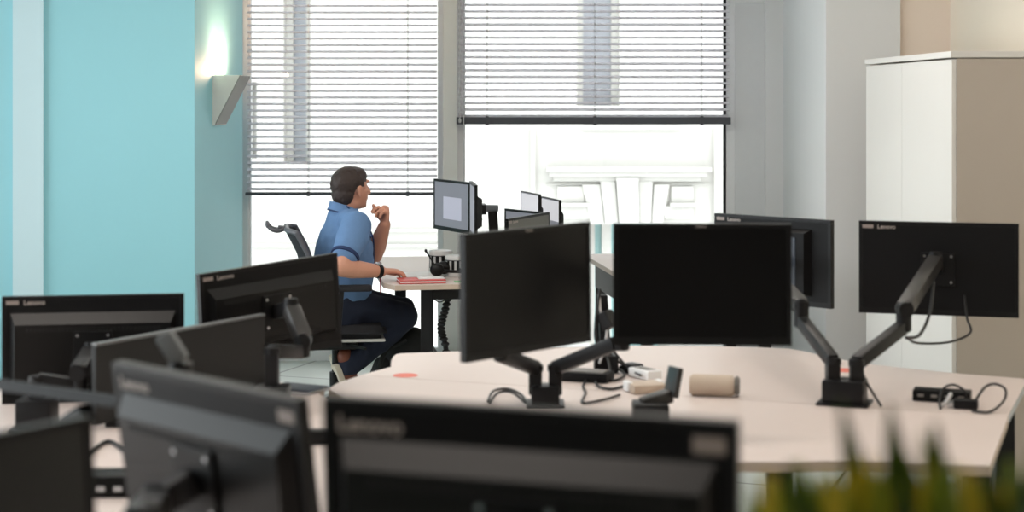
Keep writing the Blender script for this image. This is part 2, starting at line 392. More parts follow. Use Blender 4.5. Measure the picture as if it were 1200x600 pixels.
for (ta, tb, ba, bb, d, yt) in ((682, 703, 692, 708, 0.07, 216), (703, 720, 709, 724, 0.10, 212), (721, 747, 725, 748, 0.16, 207), (748, 764, 749, 762, 0.10, 212), (766, 784, 763, 776, 0.07, 216)):
    k = MB(); mt = Matrix.Translation((0, YF - d + 0.01, 0)) @ Matrix.Rotation(PI / 2, 4, 'X') @ Matrix.Diagonal((1, 1, -1, 1))
    k.prism([(fs(ta), fz(yt)), (fs(tb), fz(yt)), (fs(bb), fz(262)), (fs(ba), fz(262))], 0, d, mtx=mt)
    k.build('keystone', M['stone'], r)
c = MB()
for (xa, xb, ya, yb) in ((680, 800, 148, 152), (622, 627, 150, 280), (836, 842, 150, 280), (400, 630, 268, 271), (250, 520, 286, 289)):
    c.box(((fs(xa) + fs(xb)) / 2, YF - 0.03, (fz(ya) + fz(yb)) / 2), (fs(xb) - fs(xa), 0.08, fz(ya) - fz(yb)), bev=0.006)
c.box((1, YF - 0.1, 4.2), (26, 0.4, 0.3), bev=0.02); c.box((1, YF - 0.15, 4.45), (26, 0.6, 0.2), bev=0.02)
c.build('string_course', M['stone'], r)
struct('exterior_street', slab(-14, 16, YW + 0.5, YF + 2, -8.2, -8), M['street'])

# ------------------------------------------------------------------ wall light
ds0 = F * XC / (249 - 600.0)            # distance of its near side on the column's right face
y0, y1 = ds0, ds0 + 0.36
zt_, zb_ = CH - (88 - YH) / F * y0, CH - (146 - YH) / F * y0
tip = (281 - 600) / F * y0
r = thing('wall_light', 'white wedge-shaped uplight glowing on the turquoise column', 'wall light', (XC, (y0 + y1) / 2, zb_))
b = MB()                                  # two triangular cheeks and the back plate, open at the top
cheek = [(XC, zt_), (tip, zt_), (XC + 0.012, zb_), (XC, zb_)]
for ya, yb in ((y0, y0 + 0.008), (y1 - 0.008, y1)):
    b.prism(cheek, 0, yb - ya, mtx=Matrix.Translation((0, yb, 0)) @ Matrix.Rotation(PI / 2, 4, 'X'))
b.box((XC + 0.003, (y0 + y1) / 2, (zt_ + zb_) / 2), (0.006, y1 - y0 - 0.016, zt_ - zb_))
b.box((XC + 0.008, (y0 + y1) / 2, zb_ + 0.004), (0.016, y1 - y0, 0.02))
b.build('housing', M['scw'], r)
d = MB()
n_ = Vector((zt_ - zb_, 0, -(tip - XC - 0.012))).normalized() * 0.006
quad = [Vector((tip, y0, zt_)), Vector((tip, y1, zt_)), Vector((XC + 0.012, y1, zb_)), Vector((XC + 0.012, y0, zb_))]
va = [d.bm.verts.new(q) for q in quad]; vb = [d.bm.verts.new(q + n_) for q in quad]
d.bm.faces.new(va); d.bm.faces.new(list(reversed(vb)))
for i in range(4): d.bm.faces.new((va[i], va[(i + 1) % 4], vb[(i + 1) % 4], vb[i]))
d.build('front_plate', M['scg'], r)
MB().cyl((XC + 0.06, y0 + 0.06, zt_ - 0.07), (XC + 0.06, y1 - 0.06, zt_ - 0.07), 0.012, 12).build('lamp_tube', M['bulb'], r)
def light(name, kind, loc, energy, color, size=None, size_y=None, rot=(0, 0, 0), spread=None):
    l = bpy.data.lights.new(name, kind); l.energy = energy; l.color = color
    if kind == 'AREA':
        l.shape = 'RECTANGLE'; l.size = size; l.size_y = size_y or size
        if spread: l.spread = spread
    elif kind in ('POINT', 'SPOT'): l.shadow_soft_size = size or 0.05
    o = bpy.data.objects.new(name, l); COL.objects.link(o); o.location = loc; o.rotation_euler = rot
    return o
light('wall_light_core', 'AREA', (XC + 0.08, (y0 + y1) / 2, zt_ - 0.006), 1.6, (1.0, 0.72, 0.46), 0.07, 0.2, (PI, 0, 0))
light('wall_light_lamp', 'POINT', (XC + 0.09, (y0 + y1) / 2, zt_ - 0.035), 3.6, (1.0, 0.66, 0.42), 0.03)
for sg in (-1, 1): light('wall_light_side_fill', 'AREA', (XC + 0.105, (y0 + y1) / 2 + sg * 0.1, zt_ - 0.004), 4.5, (1.0, 0.62, 0.38), 0.05, 0.12, (sg * (PI / 2 + math.radians(38)), 0, 0))  # added sideways lamps that widen the glow along the column

# ------------------------------------------------------------------ tall cabinet
cx0, cya, cyb, czt = 1.805, 7.0, 8.70, CH + (YH - 60) / F * 7.0
r = thing('storage_cabinet', 'tall white two-door storage cabinet against the right wall', 'cabinet', (2.07, 7.85, 0))
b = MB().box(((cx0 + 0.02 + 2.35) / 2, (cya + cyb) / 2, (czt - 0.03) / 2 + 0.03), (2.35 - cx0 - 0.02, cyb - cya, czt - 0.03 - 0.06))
b.box((2.1, (cya + cyb) / 2, 0.03), (0.44, cyb - cya - 0.04, 0.06)); b.build('body', M['cabshade'], r)
slab(cx0 - 0.006, 2.352, cya - 0.004, cyb + 0.004, czt - 0.026, czt, 0.002).build('top_panel', M['cab'], r)
ym = F * 1.81 / (1058 - 600)
for ya, yb, hs in ((cya + 0.004, ym - 0.002, 1), (ym + 0.002, cyb - 0.004, -1)):
    slab(cx0, cx0 + 0.019, ya, yb, 0.065, czt - 0.034, 0.0015).build('door', M['cab'], r)

# ------------------------------------------------------------------ desks
def rounded(poly, k=6): return poly
def arc(p0, p1, p2, k=8):
    p0, p1, p2 = Vector(p0), Vector(p1), Vector(p2)
    return [tuple((1 - t) ** 2 * p0 + 2 * t * (1 - t) * p1 + t * t * p2) for t in [i / k for i in range(k + 1)]]
def desk(label, poly, legs, beams, group=None, cat='desk', leg_w=0.06, edge='deskedge', name='desk'):
    poly = [Vector((p[0], p[1])) for p in poly]
    c = sum(poly, Vector((0, 0))) / len(poly)
    r = thing(name, label, cat, (c.x, c.y, 0), group=group)
    top = MB().prism(poly, 0.727, 0.730); top.build('desktop', M['desk'], r)
    MB().prism(poly, 0.703, 0.727).build('edge_band', M[edge], r)
    for (lx, ly) in legs:
        m = MB(); m.box((lx, ly, 0.35), (leg_w, leg_w, 0.70), bev=0.004); m.box((lx, ly, 0.006), (leg_w + 0.03, leg_w + 0.03, 0.012), bev=0.002)
        m.build('leg', M['darkm'], r)
    for (p, q) in beams: MB().bar((p[0], p[1], 0.672), (q[0], q[1], 0.672), 0.04, 0.055).build('crossbar', M['darkm'], r)
    return r
t2 = lambda x, y: tuple(T(x, y).xy)
# far bench half (wave-edged), seen beyond the seam
seamR, seamL = t2(1181, 487.5), t2(792, 463)
su = (Vector(seamR) - Vector(seamL)).normalized()
seamA = tuple(Vector(seamR) - su * ((seamR[0] + 0.505) / su.x))                          # left end of the seam
far_poly = [seamA, seamR, t2(1204, 444), t2(1115, 437)] + arc(t2(1050, 430), t2(985, 424), t2(945, 412), 5) + arc(t2(925, 408.5), t2(860, 405), t2(720, 405), 4) + [t2(560, 411)] + arc(t2(470, 414), t2(457, 414.5), t2(458, 430), 4)
desk('pale wave-edged desk beyond the seam, with the two-screen black arm', far_poly,
     [(1.56, 5.42), (0.95, 6.05), (-0.32, 5.95), (0.3, 6.1)], [((1.5, 5.42), (0.96, 5.98)), ((-0.32, 5.95), (0.95, 6.05))], edge='edgegrey')
nr = Vector(t2(1160, 545.5))
off = Vector((0.0, -0.006))
near_poly = [tuple(Vector(seamA) + off), t2(395, 449), (-0.582, 5.42), (-0.29, 4.74)] + arc((-0.02, 4.40), (0.3, 4.27), t2(871, 541), 5) + arc(t2(930, 541), t2(1000, 538), t2(1070, 542), 4) + [tuple(nr), tuple(Vector(seamR) + off)]
desk('pale desk in front of the seam, behind the plant leaves', near_poly, [(T(917, 556, 0.70).x, 4.40), (T(1150, 556, 0.7).x - 0.01, 4.34), (0.16, 5.0)], [], edge='deskedge')
# bench on the left of the photo and the one closest to the camera
lp = [(-2.25, 1.9), (-0.42, 1.9), (-0.30, 3.7), (-0.33, 4.7), (-0.625, 5.38), (-0.60, 5.46), (-0.9, 5.62), (-2.25, 5.5)]
desk('pale desk under the cluster of monitors at the left', lp, [(-2.1, 2.1), (-0.6, 2.1), (-0.75, 5.3), (-2.1, 5.3)], [((-2.1, 2.1), (-0.6, 2.1)), ((-2.1, 5.3), (-0.75, 5.3))])
desk('pale desk below the closest wide monitor back', [(-0.40, 1.8), (1.0, 1.62), (1.25, 2.5), (-0.28, 2.9)], [(-0.25, 1.95), (0.9, 1.8), (1.05, 2.4), (-0.15, 2.75)], [((-0.25, 1.95), (0.9, 1.8))])
# the man's desk by the window and the one facing it
ua = Vector((0.985, 0.17)); va_ = Vector((-0.17, 0.985))
a0 = Vector(t2(463, 334)); 
md = [a0, a0 + ua * 0.86, a0 + ua * 0.86 + va_ * 1.45, a0 + va_ * 1.45 - ua * 0.02, a0 + va_ * 0.12 - ua * 0.045]
desk('pale desk by the window where the man is working', md,
     [tuple(a0 + ua * 0.17 + va_ * 0.10), tuple(a0 + ua * 0.38 + va_ * 0.12), tuple(a0 + ua * 0.17 + va_ * 1.35), tuple(a0 + ua * 0.75 + va_ * 1.35)],
     [(tuple(a0 + ua * 0.17 + va_ * 0.1), tuple(a0 + ua * 0.75 + va_ * 0.1))], leg_w=0.062)
e0, e1 = T(692, 302.5), T(741, 330.5)
d2 = [e1.xy, (1.35, e1.y + 0.06), (1.35, 10.1), tuple((e0 + (e0 - e1) * 0.2).xy)]
desk('pale desk facing the man, its slanting edge seen in the gap between the middle screens', d2, [(0.68, 8.6), (1.28, 8.65), (1.28, 10.0), (0.52, 10.0)], [((0.68, 8.6), (1.28, 8.65)), ((0.52, 10.0), (1.28, 10.0))])

# salmon stickers
def disc(label, p, r_, group):
    return tag(MB().cyl((p.x, p.y, 0.7302), (p.x, p.y, 0.7310), r_, 28).build('round_sticker', M['salmon']), label, 'sticker', group)
disc('salmon round sticker at the left end of the pale wave-edged desk', T(475, 440), 0.042, 'round desk stickers')
disc('salmon round sticker seen between the two arms of the black monitor stand', T(990, 434), 0.042, 'round desk stickers')

# ------------------------------------------------------------------ monitors
def monitor(label, pl, pr, facing, w=None, h=0.325, tilt=0.0, roll=0.0, back='wide', logo='left', lit=None, scr='screen', front_logo=False, slim=False, at=0.5, name='monitor', vesa=True, bz_=0.013, group=None, logo_on=True, ports=True, stand=None, shell='blackm', litm='dispw'):
    """pl, pr: its top corners at the left and right of the photo; facing 'front' shows the screen, 'back' the rear."""
    pl, pr = Vector(pl), Vector(pr); x = (pr - pl); x.z = 0
    wid = w or x.length; x.normalize()
    top = pl.lerp(pr, at) if w is None else pl.lerp(pr, at)
    if facing == 'back': x = -x
    z = Vector((0, 0, 1)); y = z.cross(x)
    R = Matrix((x, y, z)).transposed() @ Matrix.Rotation(roll, 3, 'Y') @ Matrix.Rotation(tilt, 3, 'X')
    ctr = top - R @ Vector((0, 0, h / 2))
    r = thing(name, label, 'monitor', ctr, R, group)
    th = 0.016 if slim else 0.022
    # local: screen at y = 0 facing -Y, back towards +Y
    f = MB(); o = 0.004
    b1, bb = bz_, bz_ + 0.007
    f.box((0, th / 2, h / 2 - b1 / 2), (wid, th, b1), bev=0.0015); f.box((0, th / 2, -h / 2 + bb / 2), (wid, th, bb), bev=0.0015)
    f.box((-wid / 2 + b1 / 2, th / 2, (bb - b1) / 2), (b1, th, h - b1 - bb), bev=0.0015); f.box((wid / 2 - b1 / 2, th / 2, (bb - b1) / 2), (b1, th, h - b1 - bb), bev=0.0015)
    f.build('bezel', M['black'], r, local=True)
    sm = {'screen': M['screen'], 'dull': M['screeng'], 'lit': M['disp']}[scr]
    s = MB(); s.box((0, 0.004, (bb - b1) / 2), (wid - 2 * b1, 0.003, h - b1 - bb)); so = s.build('screen', sm, r, local=True)
    if lit:
        q = MB(); q.box((lit[0] * wid, 0.0018, lit[1] * h), (lit[2] * wid, 0.001, lit[3] * h)); q.build('window_or_reflection', M[litm], so, local=True)  # open window on the man's screen, painted reflection on the two small ones
    hb = MB(); hb.box((0, th * 0.6, 0), (wid - 0.004, th * 0.7, h - 0.004), bev=0.003)
    if back == 'wide':
        hg = MB(); hg.frustum(wid - 0.05, h - 0.10, wid - 0.08, h - 0.148, th * 0.9, th + 0.024, dz=-0.010); hg.build('raised_housing', M['gloss'], r, local=True)
    if back == 'box': hb.frustum(0.37, 0.25, 0.34, 0.22, th * 0.9, th + 0.03)
    hb.build('back_shell', M[shell], r, local=True)
    yb = th + {'wide': 0.024, 'box': 0.03}.get(back, 0.004)
    if back == 'wide':
        v = MB()
        for k in range(34): v.box((-wid * 0.36 + k * wid * 0.72 / 33, yb + 0.0006, h / 2 - 0.1), (0.006, 0.0018, 0.012))
        v.build('vent', M['screeng'], r, local=True)
    elif back == 'box':
        v = MB(); v.frustum(0.27, 0.19, 0.266, 0.186, yb - 0.001, yb + 0.003); v.build('cover_plate', M['plate_sheen'], r, local=True)
    if vesa:
        v = MB(); v.box((0, yb + 0.004, 0), (0.115, 0.008, 0.115), bev=0.002); pl_ = v.build('mounting_plate', M['black'], r, local=True)
        for a, b_ in ((-1, -1), (1, -1), (1, 1), (-1, 1)):
            MB().cyl((a * 0.045, yb + 0.007, b_ * 0.045), (a * 0.045, yb + 0.0105, b_ * 0.045), 0.005, 10).build('screw', M['metal'], pl_, local=True)
    if ports and back == 'wide':
        v = MB(); v.box((0, yb - 0.004, -h / 2 + 0.07), (wid * 0.62, 0.014, 0.02), bev=0.002); po = v.build('port_panel', M['black'], r, local=True)
    # writing on the rear, read from behind (runs along local -X)
    if logo_on:
        RB = Matrix.Rotation(PI, 4, 'Z') @ Matrix.Rotation(PI / 2, 4, 'X')
        e = wid / 2
        t = text_mesh('Lenovo', 0.030 if logo == 'left' else 0.021); tz = h / 2 - (0.042 if logo == 'left' else 0.026)
        if logo == 'left': px, bxp = e - 0.02, -e + 0.034
        else: px, bxp = e - 0.064, e - 0.03
        t.build('brand_lettering', M['print'], r, local=True, world=Matrix.Translation((px, th * 0.95 + 0.0006, tz)) @ RB)
        bd = MB(); bd.box((bxp, th * 0.95, tz + (0.012 if logo == 'left' else 0.008)), (0.04, 0.0016, 0.020 if logo == 'left' else 0.014), bev=0.0006); bd.build('badge', M['badge'], r, local=True)
    if front_logo:
        t = text_mesh('Lenovo', 0.0095)
        t.build('brand_lettering', M['print'], r, local=True, world=Matrix.Translation((-0.018, -0.0006, h / 2 - 0.0095)) @ Matrix.Rotation(PI / 2, 4, 'X'))
    if stand:
        g = MB(); zb = stand - ctr.z
        inv = R.inverted()
        p = inv @ (Vector((0, 0, stand)) - Vector((0, 0, ctr.z)))
        g.bar((0, yb + 0.012, 0.02), (p.x, yb + 0.012 + p.y, p.z + 0.008), 0.06, 0.02, up=Vector((0, 1, 0))); g.build('stand_neck', M['darkm'], r, local=True)
        MB().box((p.x, p.y + 0.03, p.z + 0.006), (0.20 if wid > 0.4 else 0.10, 0.17 if wid > 0.4 else 0.12, 0.010), bev=0.003).build('stand_foot', M['darkm'], r, local=True)
    r['_back'] = yb
    return r, R, ctr, yb
def mount(m, dz=0.0): return m[2] + m[1] @ Vector((0, m[3] + 0.008, dz))   # where an arm bolts on
def ahead(m, d): return m[1] @ Vector((0, d, 0))

def wt(x, y, z):                                               # pixel on the plane z (for monitor tops)
    return T(x, y, z)
MON = {}
MON['A'] = monitor('black monitor turned away, in front of the turquoise wall at far left', W(3, 347, 5.165), W(216, 343, 5.25), 'back', logo='tagleft', w=0.54, h=0.325)
MON['B'] = monitor('tilted black monitor back in front of the man, its grey arm folded upright', W(229, 319, 5.36), W(391, 298, 5.73), 'back', logo='tagleft', roll=math.radians(3.6), h=0.31)
MON['D'] = monitor('large blurred black monitor back tilted at lower left, its lettering at top left', W(143, 421, 3.0), W(361, 465, 2.625), 'back', tilt=math.radians(-8), logo='left')
MON['E'] = monitor('closest dark monitor cut off at bottom left corner, seen past its top edge', W(-190, 537, 1.99), W(109, 494, 2.3), 'front', scr='dull', slim=False, tilt=math.radians(-3), logo_on=False)
MON['G'] = monitor('closest wide black monitor back in the bottom middle, its lettering at top left', W(386, 461, 2.21), W(868, 491, 2.04), 'back', logo='left', tilt=math.radians(-2))
MON['L'] = monitor('black monitor facing forward, turned left, left one of the middle pair', W(545, 277, 4.35), W(692, 257.5, 4.70), 'front', h=0.330, roll=math.radians(-0.6), front_logo=True, logo_on=False)
MON['R'] = monitor('black monitor squarely facing forward, right one of the middle pair', W(718.5, 263, 4.56), W(928, 261.5, 4.55), 'front', h=0.325, front_logo=True, logo_on=False)
MON['S'] = monitor('black monitor back half hidden behind the square-on middle screen', W(848, 250, 6.63), W(978, 258, 6.27), 'back', back='box', logo='tagleft', w=0.54, at=0.47, vesa=False)
MON['T'] = monitor('black monitor back held in front of the white cabinet', W(1007, 258, 6.05), W(1194, 262, 5.9), 'back', logo='tagleft', back='flat')
fp, fq = W(-60, 449, 3.33), W(135, 478, 3.07)
MON['F'] = monitor('black screen folded nearly flat at the left edge, its pale rim showing', fp, fq, 'front', h=0.30, tilt=math.radians(76), back='none', logo_on=False, vesa=False)
# by the window
MON['M'] = monitor('lit grey screen facing the man, on his desk', W(508, 211, 9.2), W(549.5, 212, 8.8), 'front', h=0.268, scr='lit', lit=(0.03, -0.05, 0.5, 0.44), slim=True, logo_on=False, w=0.45)
MON['N'] = monitor('black monitor seen edge-on beside the lit grey screen', W(550, 214, 8.74), W(556, 215, 8.33), 'front', h=0.268, slim=True, logo_on=False, scr='lit')
MON['Q'] = monitor('small dark grey monitor back behind the left middle screen, by the window', W(592, 258, 8.62), W(641, 247, 9.12), 'back', h=0.27, slim=True, logo='tagleft', back='none', vesa=False, stand=0.731, shell='mgrey')
MON['P'] = monitor('blue-grey lit screen just showing above the small dark monitor back', W(591, 243, 9.5), W(634, 250, 9.2), 'front', h=0.25, slim=True, scr='lit', logo_on=False, vesa=False, stand=0.731)
MON['U'] = monitor('left of the two small pale screens before the stone cornice', W(610, 224, 9.95), W(631, 227.5, 9.6), 'front', h=0.27, slim=True, scr='lit', logo_on=False, vesa=False, lit=(0, 0.25, 0.94, 0.42), litm='blind_refl', bz_=0.006, stand=0.731)  # glow and pale upper half imitate blinds reflected in the screen
MON['V'] = monitor('right of the two small pale screens before the stone cornice', W(634, 231, 9.85), W(655, 233.5, 9.5), 'front', h=0.27, slim=True, scr='lit', logo_on=False, vesa=False, lit=(0, 0.25, 0.94, 0.42), litm='blind_refl', bz_=0.006, stand=0.731)  # same imitated reflection of the blinds

# low divider panel between the monitors at the left
dp, dq = W(110, 402, 4.74), W(308, 367.5, 5.385); zt3 = (dp.z + dq.z) / 2
r = thing('desk_divider', 'plain dark grey divider panel angled between the left monitor backs, pale top rim', 'desk divider', (dp.x, dp.y, 0.73))
dd = Vector((dq.x - dp.x, dq.y - dp.y, 0)).normalized()
P0, P1_ = Vector((dp.x, dp.y, 0)), Vector((dq.x, dq.y, 0)); zz = Vector((0, 0, 1))
MB().bar(P0 + zz * (0.745 + zt3 - 0.008) / 2, P1_ + zz * (0.745 + zt3 - 0.008) / 2, 0.018, zt3 - 0.008 - 0.745, bev=0.003).build('panel', M['screeng'], r)
MB().bar(P0 + zz * (zt3 - 0.004), P1_ + zz * (zt3 - 0.004), 0.022, 0.008, bev=0.002).build('top_rim', M['armlt'], r)
for t_ in (0.12, 0.88):
    q = P0.lerp(P1_, t_); MB().box(q + zz * 0.738, (0.05, 0.07, 0.016), bev=0.003).build('foot', M['darkm'], r)

# ------------------------------------------------------------------ monitor arms
def arm_link(r, p, q, w, h, m='darkm', name='lower_arm'):
    b = MB(); b.bar(p, q, w, h, bev=min(w, h) * 0.22)
    o = b.build(name, M[m], r, smooth=35)
    return o
def joint(r, p, rad=0.026, hh=0.05, name='elbow'):
    p = Vector(p); MB().cyl(p - Vector((0, 0, hh / 2)), p + Vector((0, 0, hh / 2)), rad, 20, bev=0.004).build(name, M['darkm'], r, smooth=35)
def monitor_arm(label, base, arms, yaw=0.0, size=(0.13, 0.11), block_h=0.085, post=True):
    """base on the desk; each arm = (post foot offset x, elbow, shoulder of the upper link, head, monitor key)."""
    base = Vector(base); Rz = Matrix.Rotation(yaw, 3, 'Z')
    r = thing('monitor_mount', label, 'monitor arm', base, group=None)
    b = MB(); b.box(base + Vector((0, 0, block_h / 2)), (size[0], size[1], block_h), Rz, bev=0.008)
    b.box(base + Vector((0, 0, 0.004)), (size[0] + 0.03, size[1] + 0.03, 0.008), Rz, bev=0.003)
    b.build('base', M['darkm'], r, smooth=35)
    for a in arms:
        ox, elbow, up2, head, key, umat = a[:6]
        foot = base + Rz @ Vector((ox, 0, block_h)); knee = foot + Vector((0, 0, a[6] if len(a) > 6 else 0.045))
        b = MB(); b.bar(base + Rz @ Vector((ox, 0, block_h - 0.03)), knee, 0.04, 0.04, bev=0.006); b.cyl(knee - Vector((0, 0, 0.012)), knee + Vector((0, 0, 0.012)), 0.024, 18, bev=0.003)
        b.build('post', M['darkm'], r, smooth=35)
        elbow = Vector(elbow); arm_link(r, knee, elbow, 0.036, 0.042)
        if up2 is not None:
            up2 = Vector(up2); joint(r, (elbow + up2) / 2, 0.024, max(0.03, (up2 - elbow).length + 0.03))
            head = Vector(head); u = arm_link(r, up2, head, 0.05, 0.046, umat, 'upper_arm')
            MB().cyl(up2 + Vector((0, -0.03, 0)), up2 + Vector((0, 0.03, 0)), 0.024, 18, bev=0.003).build('pivot', M['darkm'], r, smooth=35)
            if key:
                m = MON[key]; mp = mount(m)
                h_ = MB(); h_.bar(head, mp, 0.04, 0.045, bev=0.006); h_.cyl(head - Vector((0, 0, 0.03)), head + Vector((0, 0, 0.03)), 0.022, 18, bev=0.003)
                h_.build('tilt_head', M['darkm'], r, smooth=35)
        elif key:
            m = MON[key]; mp = mount(m)
            h_ = MB(); h_.bar(elbow, mp, 0.04, 0.045, bev=0.006); h_.cyl(elbow - Vector((0, 0, 0.03)), elbow + Vector((0, 0, 0.03)), 0.024, 18, bev=0.003)
            h_.build('tilt_head', M['darkm'], r, smooth=35)
    return r
def hd(key, d=0.055, dz=0.0, dx=0.0):                              # a point just behind a monitor's mounting plate
    m = MON[key]; return m[2] + m[1] @ Vector((dx, m[3] + d, dz))
pb = T(990, 473); D2 = pb.y
monitor_arm('black two-screen arm standing on the desk seam in front of the white cabinet', pb,
            [(-0.035, W(940, 377, 5.45), W(938, 358, 5.48), hd('S', 0.05), 'S', 'armg', 0.05), (0.035, W(1058, 383, 5.35), W(1060, 362, 5.35), hd('T', 0.06, 0.035, 0.005), 'T', 'armg', 0.05)], yaw=-0.35, size=(0.125, 0.10), block_h=0.075)
pb = T(639, 474)
monitor_arm('black two-screen arm behind the middle pair of dark screens', pb,
            [(-0.03, W(585, 415, 4.85), W(590, 395, 4.85), hd('L', 0.06), 'L', 'darkm', 0.05), (0.03, W(722, 402, 4.95), W(735, 385, 4.95), hd('R', 0.06), 'R', 'darkm', 0.05)], yaw=0.0, size=(0.085, 0.085), block_h=0.06)
# left cluster
pa = Vector((-1.33, 4.78, 0.73))
monitor_arm('black arm carrying the monitor in front of the turquoise wall', pa, [(0.0, W(94, 452, 4.80), W(93, 436, 4.80), hd('A', 0.05, 0.0), 'A', 'darkm', 0.05)], size=(0.10, 0.10))
pbb = Vector((-0.70, 4.98, 0.73))
monitor_arm('black arm with grey upright cover holding the tilted monitor in front of the man', pbb, [(0.0, W(352, 412, 5.16), W(356, 399, 5.18), W(341, 361, 5.26), 'B', 'armg', 0.10)], size=(0.10, 0.10))
pd_ = Vector((-0.66, 2.35, 0.73))
monitor_arm('dark arm reaching up on the near side of the large blurred monitor back', pd_, [(0.0, W(160, 640, 2.45), W(165, 610, 2.45), hd('D', 0.07, -0.02, 0.02), 'D', 'armg', 0.05)], size=(0.10, 0.10))
pe = Vector((-0.86, 2.32, 0.73))
monitor_arm('black arm behind the closest dark monitor at bottom left', pe, [(0.0, Vector((-0.82, 2.30, 0.95)), None, None, 'E', 'darkm', 0.05)], size=(0.10, 0.10))
pg = Vector((0.10, 1.93, 0.73))
monitor_arm('black arm carrying the closest wide monitor back', pg, [(0.0, Vector((0.10, 1.93, 0.98)), Vector((0.08, 1.95, 1.0)), hd('G', 0.05), 'G', 'darkm', 0.06)], size=(0.10, 0.10))
pf = Vector((-0.98, 3.45, 0.73))
r = thing('monitor_mount', 'black arm lifting the folded screen at the left edge', 'monitor arm', pf)
MB().box(pf + Vector((0, 0, 0.03)), (0.1, 0.1, 0.06), bev=0.006).build('base', M['darkm'], r)
fc = MON['F'][2]
MB().cyl(pf + Vector((0, 0, 0.05)), pf + Vector((0, 0, 0.22)), 0.018, 16).build('post', M['darkm'], r, smooth=35)
MB().bar(pf + Vector((0, 0, 0.21)), Vector((fc.x, fc.y, fc.z - 0.02)), 0.035, 0.04, bev=0.006).build('upper_arm', M['darkm'], r, smooth=35)
# arm tips that carry no screen: the grey one above the lower-left monitor, the dark one on the near desk
def bare_arm(label, base, knee, tip, w, m, plate):
    r = thing('monitor_mount', label, 'monitor arm', base)
    MB().box(Vector(base) + Vector((0, 0, 0.035)), (0.10, 0.10, 0.07), bev=0.008).build('base', M['darkm'], r, smooth=35)
    MB().cyl(Vector(base) + Vector((0, 0, 0.05)), Vector(knee), 0.022, 16).build('post', M['darkm'], r, smooth=35)
    MB().bar(knee, tip, w, 0.036, bev=0.008).build('upper_arm', M[m], r, smooth=35)
    if plate: 
        b = MB(); b.bar(Vector(tip) + Vector((0, 0, -0.005)), Vector(plate), 0.09, 0.016, bev=0.004, up=Vector((1, 0.25, 0))); b.build('mounting_plate', M[m], r, smooth=35)
    return r
bare_arm('pale grey bare arm tip sticking up over the large blurred monitor back', (-0.66, 3.25, 0.73), W(212, 424, 3.24), W(191, 391, 3.24), 0.028, 'armlt', None)
bs = T(762, 500)
bare_arm('dark grey bare arm with upturned end on the near desk, no screen on it', bs, W(752, 474, bs.y), W(786, 463, bs.y + 0.02), 0.05, 'armg', W(792, 430, bs.y + 0.03))

# cables on monitors and arms
def cable(label, pts, r_=0.004, m='cable', group=None, name='cable'):
    return tag(MB().tube(pts, r_, 8).build(name, M[m], None, smooth=True), label, 'cable', group)
cable('thin black cable drooping below the monitor back by the cabinet', [hd('T', 0.0, -0.09, -0.09), W(1133, 372, 5.85), W(1137, 390, 5.8), W(1112, 401, 5.7), W(1075, 402, 5.55), W(1062, 395, 5.4)], 0.0042)
cable('short black cable looped beside the elbow of the right-hand arm', [W(1094, 330, 5.7), W(1090, 365, 5.6), W(1078, 392, 5.5), W(1062, 396, 5.36)], 0.0055)
cable('black cable running down the left side of the cabinet-side arm base', [W(968, 425, 5.2), W(969, 452, 5.16), T(972, 473.5) + Vector((0, 0, .005))], 0.004)
cable('black cable running down the right side of the cabinet-side arm base', [W(1006, 420, 5.2), W(1014, 445, 5.16), T(1032, 477) + Vector((0, 0, .005))], 0.004)

# ------------------------------------------------------------------ small things on the desks
p = T(837, 464); ax = Vector((0.98, -0.19, 0))
r = thing('cylindrical_case', 'beige cylindrical case lying on the pale desk', 'case', (p.x, p.y, 0.73), group=None)
cl = 0.15; rr = 0.033; c0 = Vector((p.x, p.y, 0.73 + rr))
MB().cyl(c0 - ax * cl / 2, c0 + ax * (cl / 2 - 0.012), rr, 28, bev=0.006).build('body', M['beigepl'], r, smooth=40)
MB().cyl(c0 + ax * (cl / 2 - 0.012), c0 + ax * (cl / 2 + 0.003), rr - 0.002, 28, bev=0.005).build('end_cap', M['greypl'], r, smooth=40)
# docking box and coiled lead at the right end
p = T(1104, 470); u3 = Vector((su.x, su.y, 0)); v3 = Vector((-su.y, su.x, 0)); Rd = Matrix((u3, v3, Vector((0, 0, 1)))).transposed()
r = thing('docking_box', 'flat black docking box at the right end of the desk', 'docking station', (p.x, p.y, 0.73))
MB().box(p + Vector((0, 0, 0.018)), (0.17, 0.07, 0.034), Rd, bev=0.004).build('body', M['blackm'], r, smooth=35)
b = MB()
for i in range(4): b.box(p + Vector((0, 0, 0.02)) + Rd @ Vector((-0.06 + i * 0.04, -0.036, 0)), (0.018, 0.003, 0.008), Rd)
b.build('sockets', M['greypl'], r)
q = T(1132, 479)
r = thing('power_adapter', 'small black power adapter among leads beside the docking box', 'power adapter', (q.x, q.y, 0.73))
MB().box(q + Vector((0, 0, 0.014)), (0.07, 0.045, 0.028), Rd, bev=0.006).build('body', M['black'], r, smooth=35)
MB().box(q + Vector((0, 0, 0.014)) + Rd @ Vector((-0.042, 0, 0)), (0.022, 0.03, 0.02), Rd, bev=0.004).build('plug', M['metal'], r, smooth=35)
cable('black lead arching in a big loop at the right end of the desk', [T(1134, 478) + Vector((0, 0, .02)), W(1142, 470, 5.1), W(1154, 454, 5.1), W(1166, 450, 5.1), W(1178, 456, 5.08), W(1176, 470, 5.06), T(1160, 485) + Vector((0, 0, .006)), T(1140, 484) + Vector((0, 0, .006))], 0.004)
cable('black lead arching over the flat docking box', [T(1102, 481) + Vector((0, 0, .006)), W(1101, 468, 5.1), W(1106, 455, 5.12), W(1118, 451, 5.12), W(1130, 458, 5.1), T(1134, 477) + Vector((0, 0, .02))], 0.004)
